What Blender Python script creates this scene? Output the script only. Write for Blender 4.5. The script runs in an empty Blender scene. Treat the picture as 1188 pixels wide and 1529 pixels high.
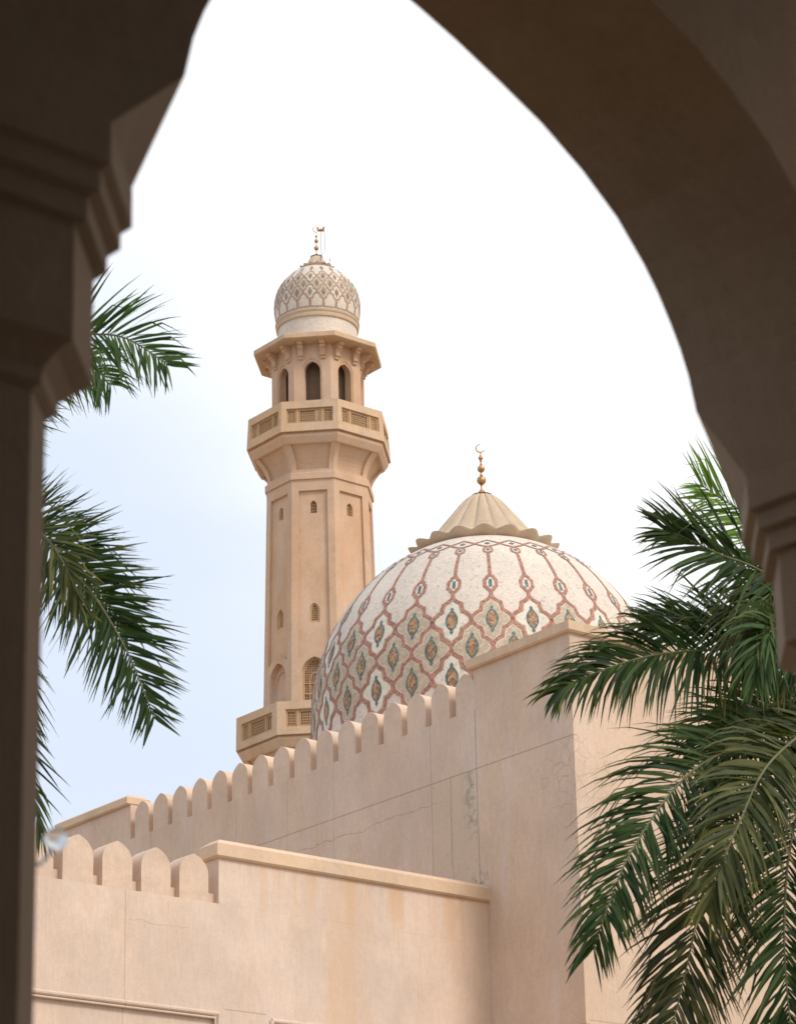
import bpy, math, random
from mathutils import Vector, Matrix
from mathutils.geometry import tessellate_polygon
R = math.radians
sc = bpy.context.scene
COL = sc.collection
rnd = random.Random(7)

# ------------------------------------------------------------------ camera
EYE = 1.6                                   # camera height above the arcade floor
F_PX, PITCH, ROLL, PP_Y = 4170.36, 0.33018914, -0.02303396, 930.43
W_PX, H_PX = 1188.0, 1529.0
_cp, _sp, _cr, _sr = math.cos(PITCH), math.sin(PITCH), math.cos(ROLL), math.sin(ROLL)
_r0, _u0 = Vector((1, 0, 0)), Vector((0, -_sp, _cp))
FWD = Vector((0, _cp, _sp))
RIGHT = _cr * _r0 + _sr * _u0
UP = -_sr * _r0 + _cr * _u0
cam = bpy.data.cameras.new('camera')
cam.sensor_fit = 'VERTICAL'; cam.sensor_height = 36.0; cam.sensor_width = 36.0
cam.lens = F_PX / H_PX * 36.0
cam.shift_y = (PP_Y - H_PX / 2) / H_PX
cam.clip_start = 0.05; cam.clip_end = 4000
cam.dof.use_dof = True; cam.dof.focus_distance = 50.0
cam.dof.aperture_fstop = (cam.lens) / 25.0     # 25 mm entrance pupil
camo = bpy.data.objects.new('camera', cam); COL.objects.link(camo)
camo.matrix_world = Matrix(((RIGHT.x, UP.x, -FWD.x, 0), (RIGHT.y, UP.y, -FWD.y, 0), (RIGHT.z, UP.z, -FWD.z, EYE), (0, 0, 0, 1)))
sc.camera = camo

# ------------------------------------------------------------------ light
sc.view_settings.view_transform = 'Standard'; sc.view_settings.look = 'None'
sc.view_settings.gamma = 1; sc.view_settings.exposure = 0.20
SUN_AZ, SUN_EL = R(-38), R(42)               # direction TOWARDS the sun (azimuth from +x)
sun = bpy.data.lights.new('sun', 'SUN'); sun.energy = 1.85; sun.angle = R(15); sun.color = (1.0, 0.91, 0.80)
suno = bpy.data.objects.new('sun', sun); COL.objects.link(suno)
sdir = Vector((math.cos(SUN_AZ) * math.cos(SUN_EL), math.sin(SUN_AZ) * math.cos(SUN_EL), math.sin(SUN_EL)))
suno.rotation_euler = sdir.to_track_quat('Z', 'Y').to_euler(); suno.location = (20, -20, 60)

world = bpy.data.worlds.new('World'); sc.world = world; world.use_nodes = True
nt = world.node_tree; nt.nodes.clear()
def wn(t, **k):
    n = nt.nodes.new(t)
    for a, b in k.items(): setattr(n, a, b)
    return n
sky = wn('ShaderNodeTexSky', sky_type='NISHITA', sun_disc=False, sun_elevation=SUN_EL, sun_rotation=math.pi / 2 - SUN_AZ,
         dust_density=3.0, air_density=1.0, ozone_density=1.5)
tc = wn('ShaderNodeTexCoord')
mp = wn('ShaderNodeMapping'); mp.inputs['Scale'].default_value = (1, 1, 2.2); mp.inputs['Location'].default_value = (0.35, 0.1, 0.0)
cn = wn('ShaderNodeTexNoise'); cn.inputs['Scale'].default_value = 2.6; cn.inputs['Detail'].default_value = 6; cn.inputs['Roughness'].default_value = 0.45
# the cloud sheet thins towards the west (left of view) and the horizon
dt = wn('ShaderNodeVectorMath', operation='DOT_PRODUCT'); dt.inputs[1].default_value = (1.6, 0.0, 1.35)
ad = wn('ShaderNodeMath', operation='ADD')
mr = wn('ShaderNodeMapRange'); mr.inputs['From Min'].default_value = 0.62; mr.inputs['From Max'].default_value = 1.10
mr.inputs['To Min'].default_value = 0.0; mr.inputs['To Max'].default_value = 1.0
mr.interpolation_type = 'SMOOTHSTEP'
hz = wn('ShaderNodeMix', data_type='RGBA'); hz.inputs['A'].default_value = (8.6, 9.5, 11.0, 1); hz.inputs['B'].default_value = (11.0, 11.1, 11.35, 1)
mx = wn('ShaderNodeMix', data_type='RGBA')
cv = wn('ShaderNodeMapRange'); cv.inputs['To Min'].default_value = 0.82; cv.inputs['To Max'].default_value = 1.0
bg = wn('ShaderNodeBackground'); bg.inputs['Strength'].default_value = 0.09
wo = wn('ShaderNodeOutputWorld'); L = nt.links.new
L(tc.outputs['Generated'], mp.inputs[0]); L(mp.outputs[0], cn.inputs['Vector'])
L(tc.outputs['Generated'], dt.inputs[0]); L(dt.outputs['Value'], ad.inputs[0]); L(cn.outputs['Fac'], ad.inputs[1])
L(ad.outputs[0], mr.inputs['Value']); L(mr.outputs[0], hz.inputs['Factor']); L(mr.outputs[0], cv.inputs['Value']); L(cv.outputs[0], mx.inputs['Factor']); L(hz.outputs['Result'], mx.inputs['B']); L(sky.outputs[0], mx.inputs['A'])
L(mx.outputs['Result'], bg.inputs['Color']); L(bg.outputs[0], wo.inputs[0])
sc.cycles.max_bounces = 8; sc.cycles.diffuse_bounces = 5
sc.cycles.use_denoising = True

# ------------------------------------------------------------------ frames
AZ = 0.68184367                              # bearing of the mosque's walls
CA, SA = math.cos(AZ), math.sin(AZ)
def W3(a, b, z): return Vector((CA * a - SA * b, SA * a + CA * b, z + EYE))
def at(px, py, Y):                            # point on the line of sight through a pixel, Y metres ahead
    d = RIGHT * ((px - 594) / F_PX) + UP * ((PP_Y - py) / F_PX) + FWD
    d = d * (Y / d.y)
    return Vector((d.x, d.y, d.z + EYE))

# ------------------------------------------------------------------ node helper
class G:
    def __init__(s, name):
        s.m = bpy.data.materials.new(name); s.m.use_nodes = True
        s.t = s.m.node_tree; s.t.nodes.clear()
        s.out = s.t.nodes.new('ShaderNodeOutputMaterial')
    def n(s, t, **k):
        o = s.t.nodes.new(t)
        for a, b in k.items(): setattr(o, a, b)
        return o
    def lk(s, v, inp):
        if isinstance(v, (int, float)): inp.default_value = v
        elif isinstance(v, (tuple, list)): inp.default_value = (*v, 1.0) if len(v) == 3 and len(inp.default_value) == 4 else v
        else: s.t.links.new(v, inp)
    def math(s, op, a, b=0.0, c=None, clamp=False):
        o = s.n('ShaderNodeMath', operation=op); o.use_clamp = clamp
        s.lk(a, o.inputs[0]); s.lk(b, o.inputs[1])
        if c is not None: s.lk(c, o.inputs[2])
        return o.outputs[0]
    def ramp(s, v, lo, hi, a=0.0, b=1.0):
        o = s.n('ShaderNodeMapRange'); o.interpolation_type = 'SMOOTHSTEP'
        s.lk(v, o.inputs['Value']); o.inputs['From Min'].default_value = lo; o.inputs['From Max'].default_value = hi
        o.inputs['To Min'].default_value = a; o.inputs['To Max'].default_value = b
        return o.outputs[0]
    def mix(s, f, a, b, bt='MIX'):
        o = s.n('ShaderNodeMix', data_type='RGBA', blend_type=bt)
        s.lk(f, o.inputs['Factor']); s.lk(a, o.inputs['A']); s.lk(b, o.inputs['B'])
        return o.outputs['Result']
    def frame(s, ang=AZ):                      # world position turned into wall coordinates (a, b, z)
        g = s.n('ShaderNodeNewGeometry'); v = s.n('ShaderNodeVectorRotate', rotation_type='Z_AXIS')
        s.t.links.new(g.outputs['Position'], v.inputs['Vector']); v.inputs['Angle'].default_value = -ang
        return v.outputs[0]
    def noise(s, v, scale, sx=(1, 1, 1), detail=4, rough=0.55, out='Fac'):
        m = s.n('ShaderNodeMapping'); m.inputs['Scale'].default_value = sx
        s.t.links.new(v, m.inputs[0])
        o = s.n('ShaderNodeTexNoise'); o.inputs['Scale'].default_value = scale; o.inputs['Detail'].default_value = detail
        o.inputs['Roughness'].default_value = rough
        s.t.links.new(m.outputs[0], o.inputs['Vector'])
        return o.outputs[out]
    def bump(s, h, strength, dist):
        o = s.n('ShaderNodeBump'); o.inputs['Strength'].default_value = strength; o.inputs['Distance'].default_value = dist
        s.t.links.new(h, o.inputs['Height']); return o.outputs[0]
    def pbr(s, col, rough=0.85, normal=None, metal=0.0, spec=0.25):
        p = s.n('ShaderNodeBsdfPrincipled')
        s.lk(col, p.inputs['Base Color']); s.lk(rough, p.inputs['Roughness']); s.lk(metal, p.inputs['Metallic'])
        p.inputs['Specular IOR Level'].default_value = spec
        if normal is not None: s.t.links.new(normal, p.inputs['Normal'])
        s.t.links.new(p.outputs[0], s.out.inputs[0]); return p
    def sep(s, v):
        o = s.n('ShaderNodeSeparateXYZ'); s.t.links.new(v, o.inputs[0]); return o.outputs

def mul3(c, k): return tuple(x * k for x in c)
SAND = (0.60, 0.425, 0.30)
def plaster(name, base=SAND, warm=(0.62, 0.395, 0.235), pale=(0.63, 0.475, 0.38), hall=False, wing=False, stain=0.5, ang=AZ, grime=0.0):
    g = G(name); p = g.frame(ang); x, y, z = g.sep(p)
    n1 = g.noise(p, 0.35, (1, 1, 0.45), 5)
    n2 = g.noise(p, 1.3, (1, 1, 0.22), 4)
    n3 = g.noise(p, 9.0, (1, 1, 1), 6, 0.7)
    n6 = g.noise(p, 26.0, (1, 1, 0.10), 3, 0.6)
    n7 = g.noise(p, 0.9, (1, 1, 0.7), 6, 0.62)
    n4 = g.noise(p, 42.0, (1, 1, 0.8), 3, 0.7)
    c = g.mix(g.ramp(n1, 0.40, 0.66, 0, stain), base, warm)
    c = g.mix(g.ramp(n2, 0.48, 0.72, 0, stain * 0.9), c, pale)
    n5 = g.noise(p, 0.75, (1, 1, 0.16), 3)
    c = g.mix(g.ramp(n5, 0.50, 0.56, 0, stain * 0.30), c, mul3(warm, 1.02))
    c = g.mix(1.0, c, g.n_rgb(g.ramp(n7, 0.34, 0.66, 0.925, 1.05)), 'MULTIPLY')
    c = g.mix(1.0, c, g.n_rgb(g.ramp(n6, 0.3, 0.7, 0.965, 1.03)), 'MULTIPLY')
    v = g.ramp(n3, 0.25, 0.75, 0.945, 1.04)
    c = g.mix(1.0, c, g.n_rgb(v), 'MULTIPLY')
    v = g.ramp(n4, 0.2, 0.8, 0.95, 1.04)
    c = g.mix(1.0, c, g.n_rgb(v), 'MULTIPLY')
    if grime:
        gr = g.math('MULTIPLY', g.ramp(g.noise(p, 2.2, (1, 1, 2.2), 6, 0.7), 0.48, 0.75), grime)
        c = g.mix(gr, c, (0.33, 0.25, 0.185))
    def line(v, at_, w, soft=0.6):
        d = g.math('ABSOLUTE', g.math('SUBTRACT', v, at_))
        return g.ramp(d, w * soft, w, 1.0, 0.0)
    def box01(v, lo, hi, s=0.02):
        return g.math('MULTIPLY', g.ramp(v, lo - s, lo + s), g.ramp(v, hi - s, hi + s, 1.0, 0.0))
    def both(*a):
        r = a[0]
        for q in a[1:]: r = g.math('MULTIPLY', r, q)
        return r
    wob = g.math('MULTIPLY', g.math('SUBTRACT', g.noise(p, 1.6, detail=5, rough=0.65), 0.5), 0.28)
    vor = g.n('ShaderNodeTexVoronoi', feature='DISTANCE_TO_EDGE')
    pj = g.n('ShaderNodeVectorMath', operation='ADD'); g.t.links.new(p, pj.inputs[0])
    wj = g.n('ShaderNodeVectorMath', operation='SCALE'); wj.inputs['Scale'].default_value = 0.35
    g.t.links.new(g.noise(p, 3.0, detail=3, out='Color'), wj.inputs[0]); g.t.links.new(wj.outputs[0], pj.inputs[1])
    g.t.links.new(pj.outputs[0], vor.inputs['Vector']); vor.inputs['Scale'].default_value = 2.6
    ce = vor.outputs['Distance']
    brk = g.ramp(g.noise(p, 1.1, detail=4), 0.46, 0.60)
    if hall:
        dark = g.math('LESS_THAN', x, 34.10)              # the long shaded face
        DK, GR = (0.30, 0.215, 0.15), (0.115, 0.17, 0.115)
        sect = both(dark, box01(y, 39.62, 40.98, 0.01), g.ramp(z, 16.45, 16.47, 1.0, 0.0))
        c = g.mix(g.math('MULTIPLY', sect, 0.38), c, (0.58, 0.44, 0.32))
        sp = both(sect, g.ramp(g.noise(p, 7.0, detail=6, rough=0.75), 0.56, 0.70))
        c = g.mix(g.math('MULTIPLY', sp, 0.5), c, (0.33, 0.29, 0.20))
        near = g.ramp(g.math('ABSOLUTE', g.math('SUBTRACT', y, 39.62)), 0.0, 0.55, 1.0, 0.0)
        alg = both(sect, near, box01(z, 15.2, 16.5, 0.3), g.ramp(g.noise(p, 4.0, detail=6, rough=0.7), 0.42, 0.62))
        c = g.mix(g.math('MULTIPLY', alg, 0.75), c, GR)
        alg = both(dark, near, box01(z, 13.9, 14.5, 0.3), g.ramp(g.noise(p, 5.0, detail=6, rough=0.7), 0.5, 0.62))
        c = g.mix(g.math('MULTIPLY', alg, 0.6), c, GR)
        l1 = both(dark, line(z, 16.465, 0.017), g.ramp(y, 46.0, 49.0, 0.75, 0.15))
        c = g.mix(g.math('MULTIPLY', l1, 0.75), c, DK)
        l2 = both(dark, line(y, 39.595, 0.020), g.ramp(z, 17.66, 17.68, 1.0, 0.0))
        c = g.mix(g.math('MULTIPLY', l2, 0.45), c, (0.13, 0.15, 0.10))
        for b_, k in ((40.98, 0.40), (44.15, 0.25), (45.75, 0.30), (47.6, 0.2), (50.9, 0.4)):
            c = g.mix(g.math('MULTIPLY', both(dark, line(y, b_, 0.018), g.ramp(z, 17.66, 17.68, 1.0, 0.0)), k), c, DK)
        zz = g.math('ADD', z, wob)
        l3 = both(dark, line(zz, 16.03, 0.014), box01(y, 40.9, 45.6, 0.3))
        c = g.mix(g.math('MULTIPLY', l3, 0.5), c, DK)
        yy = g.math('ADD', y, g.math('MULTIPLY', wob, 0.8))
        l4 = both(dark, line(yy, 40.38, 0.022), box01(z, 13.6, 16.45, 0.1))
        c = g.mix(g.math('MULTIPLY', l4, 0.4), c, (0.22, 0.19, 0.13))
        # crazed render around the corner
        da = g.math('ABSOLUTE', g.math('SUBTRACT', x, 34.0)); db = g.math('ABSOLUTE', g.math('SUBTRACT', y, 36.8))
        dz = g.math('ABSOLUTE', g.math('SUBTRACT', z, 15.75))
        rr = g.math('ADD', g.math('ADD', da, db), g.math('MULTIPLY', dz, 0.9))
        rr = g.math('ADD', rr, g.math('MULTIPLY', wob, 3.0))
        cr = both(g.ramp(rr, 0.9, 1.5, 1.0, 0.0), g.ramp(ce, 0.012, 0.030, 1.0, 0.0), g.ramp(z, 16.44, 16.46, 1.0, 0.0))
        c = g.mix(g.math('MULTIPLY', cr, 0.42), c, mul3(DK, 1.2))
        lf = g.math('MULTIPLY', g.math('GREATER_THAN', x, 34.10), line(z, 11.10, 0.02))
        c = g.mix(g.math('MULTIPLY', lf, 0.4), c, DK)
        l6 = both(dark, line(g.math('ADD', z, g.math('MULTIPLY', wob, 0.05)), 11.03, 0.02), box01(y, 36.0, 39.3))
        c = g.mix(g.math('MULTIPLY', l6, 0.4), c, DK)
    if wing:
        DK = (0.36, 0.25, 0.17)
        c = g.mix(g.math('MULTIPLY', both(line(x, 25.82, 0.014), g.ramp(z, 12.93, 12.95, 1.0, 0.0)), 0.45), c, DK)
        lw = both(line(g.math('ADD', z, wob), 12.42, 0.013), box01(x, 25.9, 27.2, 0.3))
        c = g.mix(g.math('MULTIPLY', lw, 0.3), c, DK)
        c = g.mix(g.math('MULTIPLY', both(line(z, 11.075, 0.014), box01(x, 27.9, 28.8)), 0.6), c, DK)
        # rusty runs below the coping
        run = both(g.ramp(g.noise(p, 1.5, (1, 1, 0.05), 3), 0.50, 0.62), g.ramp(z, 12.2, 13.7, 0.0, 0.5), g.math('GREATER_THAN', x, 27.8))
        c = g.mix(run, c, (0.60, 0.36, 0.19))
        xw = g.math('ADD', x, g.math('MULTIPLY', wob, 0.35))
        run = g.math('MULTIPLY', g.math('ADD', both(box01(xw, 30.15, 30.80, 0.06), g.ramp(g.noise(p, 3.0, (1, 1, 0.2), 4), 0.2, 0.5, .6, 1.0)), g.math('ADD', g.math('MULTIPLY', g.ramp(xw, 33.0, 34.0), 0.9), both(box01(xw, 31.55, 31.95, 0.05), g.ramp(z, 12.9, 13.4)))), 0.42)
        c = g.mix(run, c, (0.60, 0.40, 0.245))
        cr = both(box01(x, 25.3, 26.0, 0.1), box01(z, 13.45, 13.65, 0.05), g.ramp(ce, 0.008, 0.02, 1.0, 0.0))
        c = g.mix(g.math('MULTIPLY', cr, 0.4), c, DK)
    else:
        cr = both(brk, g.ramp(ce, 0.004, 0.012, 1.0, 0.0), g.ramp(g.noise(p, 0.5, detail=2), 0.55, 0.65))
        c = g.mix(g.math('MULTIPLY', cr, 0.18), c, mul3(base, 0.6))
    h = g.math('ADD', g.math('MULTIPLY', n3, 0.6), g.math('MULTIPLY', n4, 0.4))
    g.pbr(c, 0.92, g.bump(h, 0.35, 0.02), spec=0.15)
    return g.m
def _n_rgb(s, v):
    o = s.n('ShaderNodeCombineColor'); [s.t.links.new(v, o.inputs[i]) for i in range(3)]; return o.outputs[0]
G.n_rgb = _n_rgb

def mosaic(name, base, scale=18.0, amt=0.16, dark=0.75):
    g = G(name); p = g.frame()
    v = g.n('ShaderNodeTexVoronoi'); v.inputs['Scale'].default_value = scale; g.t.links.new(p, v.inputs['Vector'])
    s = g.sep(v.outputs['Color'])[0]
    c = g.mix(1.0, base, g.n_rgb(g.ramp(s, 0, 1, 1 - amt, 1 + amt * 0.5)), 'MULTIPLY')
    c = g.mix(g.math('MULTIPLY', g.ramp(s, 0.90, 0.97), 0.55), c, mul3(base, dark * 0.7))
    e = g.n('ShaderNodeTexVoronoi', feature='DISTANCE_TO_EDGE'); e.inputs['Scale'].default_value = scale; g.t.links.new(p, e.inputs['Vector'])
    c = g.mix(g.ramp(e.outputs['Distance'], 0.02, 0.10, 0.30, 0.0), c, mul3(base, 0.55))
    st = g.noise(p, 0.7, (1, 1, 0.5), 5)
    c = g.mix(1.0, c, g.n_rgb(g.ramp(st, 0.3, 0.7, 0.90, 1.04)), 'MULTIPLY')
    sp = g.ramp(g.noise(p, 3.0, detail=8, rough=0.8), 0.60, 0.74, 0, 0.22)
    c = g.mix(sp, c, mul3(base, 0.6))
    g.pbr(c, 0.7, g.bump(e.outputs['Distance'], 0.25, 0.01), spec=0.3)
    return g.m

M = {}
M['hall'] = plaster('hall_plaster', (0.62, 0.475, 0.375), (0.60, 0.43, 0.31), (0.635, 0.51, 0.44), hall=True, stain=0.75)
M['wing'] = plaster('wing_plaster', (0.65, 0.515, 0.425), (0.65, 0.47, 0.35), (0.66, 0.545, 0.485), wing=True, stain=0.7)
M['merlon'] = plaster('merlon_plaster', (0.635, 0.485, 0.38), (0.63, 0.455, 0.325), (0.65, 0.515, 0.435), stain=0.6, grime=0.22)
M['coping'] = plaster('coping_plaster', (0.65, 0.48, 0.345), (0.62, 0.42, 0.28), (0.66, 0.52, 0.42), stain=0.5, grime=0.25)
M['tower'] = plaster('tower_plaster', (0.575, 0.41, 0.295), (0.575, 0.37, 0.235), (0.59, 0.45, 0.365), stain=0.9, grime=0.16)
M['tower_worn'] = plaster('tower_worn_plaster', (0.575, 0.42, 0.29), (0.60, 0.385, 0.225), (0.57, 0.43, 0.32), stain=0.7, grime=0.55)
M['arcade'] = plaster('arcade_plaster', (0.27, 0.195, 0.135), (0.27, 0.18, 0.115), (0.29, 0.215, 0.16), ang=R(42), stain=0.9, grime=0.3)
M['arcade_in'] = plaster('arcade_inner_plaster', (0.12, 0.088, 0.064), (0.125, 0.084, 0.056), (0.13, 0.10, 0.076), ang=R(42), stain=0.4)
M['core'] = plaster('painted_shade_core', (0.24, 0.175, 0.125), (0.25, 0.165, 0.10), (0.26, 0.20, 0.15), stain=0.4)  # darker than the tower plaster: shade inside the belvedere painted into the colour
M['cap_stone'] = plaster('cap_stone', (0.54, 0.425, 0.31), (0.53, 0.39, 0.26), (0.57, 0.47, 0.37), grime=0.35)
M['lattice'] = plaster('lattice_stone', (0.52, 0.345, 0.20), (0.50, 0.31, 0.16), (0.54, 0.38, 0.25), stain=0.5, grime=0.2)
M['lattice_back'] = plaster('lattice_painted_shade', (0.20, 0.125, 0.075), (0.19, 0.11, 0.06), (0.23, 0.15, 0.10), stain=0.5)  # deep brown that paints in the shade behind the balcony screens
M['white_mosaic'] = mosaic('white_mosaic', (0.70, 0.615, 0.53), amt=0.08)
M['ivory_mosaic'] = mosaic('ivory_mosaic', (0.73, 0.66, 0.565), amt=0.10)
M['soft_ivory_mosaic'] = mosaic('soft_ivory_mosaic', (0.68, 0.60, 0.505), amt=0.10)
M['soft_tan_mosaic'] = mosaic('soft_tan_mosaic', (0.545, 0.455, 0.35), amt=0.12)
M['soft_red_mosaic'] = mosaic('soft_red_mosaic', (0.44, 0.27, 0.20), amt=0.2)
M['tan_mosaic'] = mosaic('tan_mosaic', (0.54, 0.445, 0.33), amt=0.16)
M['red_mosaic'] = mosaic('red_mosaic', (0.43, 0.215, 0.16), amt=0.30)
M['teal_mosaic'] = mosaic('teal_mosaic', (0.14, 0.215, 0.215), amt=0.35)
M['ochre_mosaic'] = mosaic('ochre_mosaic', (0.42, 0.25, 0.145), amt=0.50)

def simple(name, col, rough=0.6, metal=0.0, spec=0.4, vary=0.15, scale=6):
    g = G(name); p = g.frame(); n = g.noise(p, scale, detail=5)
    c = g.mix(1.0, col, g.n_rgb(g.ramp(n, 0.3, 0.7, 1 - vary, 1 + vary)), 'MULTIPLY')
    g.pbr(c, g.ramp(n, 0.3, 0.7, rough * 0.85, min(1, rough * 1.15)), g.bump(n, 0.1, 0.01), metal, spec); return g.m
M['brass'] = simple('aged_brass', (0.50, 0.29, 0.14), 0.42, 0.75, 0.5, 0.25, 9)
M['bronze'] = simple('dark_bronze', (0.12, 0.07, 0.045), 0.5, 0.6)
M['cable'] = simple('cable_grey', (0.30, 0.30, 0.33), 0.6)
M['cable_dark'] = simple('cable_dark', (0.06, 0.06, 0.07), 0.6)
M['globe'] = simple('white_glass', (0.93, 0.94, 0.96), 0.15, 0, 0.6, 0.02)
_b = [n for n in M['globe'].node_tree.nodes if n.type == 'BSDF_PRINCIPLED'][0]; _b.inputs['Transmission Weight'].default_value = 0.85
M['metal_grey'] = simple('grey_metal', (0.35, 0.35, 0.36), 0.4, 0.8)
M['window_dark'] = simple('painted_window_shade', (0.05, 0.045, 0.04), 0.3)  # near-black core colour, paints in the shade behind the shaft windows
def ground_mat(name, c1, c2, tile=0.0):
    g = G(name); p = g.frame(); n = g.noise(p, 0.25, detail=8, rough=0.6); n2 = g.noise(p, 14, detail=4)
    c = g.mix(g.ramp(n, 0.35, 0.65), c1, c2)
    if tile:
        b = g.n('ShaderNodeTexBrick'); b.offset = 0.0; b.inputs['Scale'].default_value = 1.0
        b.inputs['Brick Width'].default_value = tile; b.inputs['Row Height'].default_value = tile; b.inputs['Mortar Size'].default_value = 0.006
        g.t.links.new(p, b.inputs['Vector']); b.inputs['Color1'].default_value = (1, 1, 1, 1); b.inputs['Color2'].default_value = (0.9, 0.88, 0.86, 1)
        b.inputs['Mortar'].default_value = (0.5, 0.48, 0.45, 1)
        c = g.mix(1.0, c, b.outputs['Color'], 'MULTIPLY')
    g.pbr(c, 0.9, g.bump(n2, 0.3, 0.01), spec=0.2); return g.m
M['ground'] = ground_mat('sandy_ground', (0.42, 0.33, 0.23), (0.36, 0.29, 0.20))
M['paving'] = ground_mat('stone_paving', (0.50, 0.44, 0.36), (0.44, 0.38, 0.31), 0.6)
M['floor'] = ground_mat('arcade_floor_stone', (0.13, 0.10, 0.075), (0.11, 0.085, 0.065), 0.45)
M['lawn'] = ground_mat('garden_soil', (0.24, 0.17, 0.11), (0.17, 0.14, 0.07))

def leafmat(name, c1, c2, tip, trans=0.30):
    g = G(name); p = g.frame()
    at_ = g.n('ShaderNodeAttribute'); at_.attribute_name = 'leaf'; r_, t_, _ = g.sep(at_.outputs['Vector'])
    c = g.mix(g.ramp(r_, 0.0, 1.0), c1, c2)
    c = g.mix(g.math('MULTIPLY', g.ramp(g.math('MULTIPLY', t_, r_), 0.45, 0.95), 0.7), c, tip)
    c = g.mix(1.0, c, g.n_rgb(g.ramp(g.noise(p, 3.0, detail=5), 0.3, 0.7, 0.75, 1.25)), 'MULTIPLY')
    b = g.pbr(c, 0.55, None, 0.0, 0.25)
    tr = g.n('ShaderNodeBsdfTranslucent'); g.t.links.new(g.mix(1.0, c, (1.1, 1.3, 0.5), 'MULTIPLY'), tr.inputs[0])
    ms = g.n('ShaderNodeMixShader'); ms.inputs[0].default_value = trans
    g.t.links.new(b.outputs[0], ms.inputs[1]); g.t.links.new(tr.outputs[0], ms.inputs[2]); g.t.links.new(ms.outputs[0], g.out.inputs[0])
    return g.m
M['leaf_dark'] = leafmat('dark_green_leaflet', (0.014, 0.036, 0.009), (0.048, 0.084, 0.017), (0.24, 0.19, 0.05), 0.24)
M['leaf_mid'] = leafmat('green_leaflet', (0.035, 0.080, 0.024), (0.075, 0.135, 0.036), (0.15, 0.15, 0.05), 0.30)
M['leaf_bright'] = leafmat('fresh_green_leaflet', (0.10, 0.19, 0.030), (0.18, 0.29, 0.050), (0.22, 0.27, 0.07), 0.40)
M['leaf_old'] = leafmat('olive_leaflet', (0.035, 0.052, 0.015), (0.112, 0.115, 0.035), (0.34, 0.23, 0.08), 0.28)
M['leaf_mixed'] = leafmat('dull_green_leaflet', (0.022, 0.034, 0.012), (0.085, 0.082, 0.026), (0.24, 0.15, 0.06), 0.22)
M['rachis'] = simple('frond_stalk', (0.13, 0.125, 0.06), 0.55)
M['trunk'] = simple('palm_trunk_bark', (0.24, 0.19, 0.14), 0.9, 0, 0.2, 0.35, 4)
M['crownshaft'] = simple('palm_fibre', (0.17, 0.12, 0.07), 0.9, 0, 0.2, 0.4, 12)

# ------------------------------------------------------------------ object helpers
BASE = {}
def tag(o, label=None, cat=None, group=None, kind=None):
    if label: o['label'] = label
    if cat: o['category'] = cat
    if group: o['group'] = group
    if kind: o['kind'] = kind
    return o
class Frame:                                    # local axes: origin o (world), turned by ang about z
    def __init__(s, o, ang): s.o = Vector(o); s.ang = ang; s.c, s.s = math.cos(ang), math.sin(ang)
    def w(s, x, y, z): return Vector((s.o.x + s.c * x - s.s * y, s.o.y + s.s * x + s.c * y, s.o.z + z))
MOSQ = Frame((0, 0, EYE), AZ)                     # (a, b, height above the eye)
PLAIN = Frame((0, 0, 0), 0.0)
def thing(name, label, cat, fr, base, group=None, kind=None):
    o = bpy.data.objects.new(name, None); COL.objects.link(o); o.empty_display_size = 0.5
    o.location = fr.w(*base); o.rotation_euler = (0, 0, fr.ang)
    BASE[o.name] = Vector(base)
    return tag(o, label, cat, group, kind)
def P_(parent): return BASE[parent.name]
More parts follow.
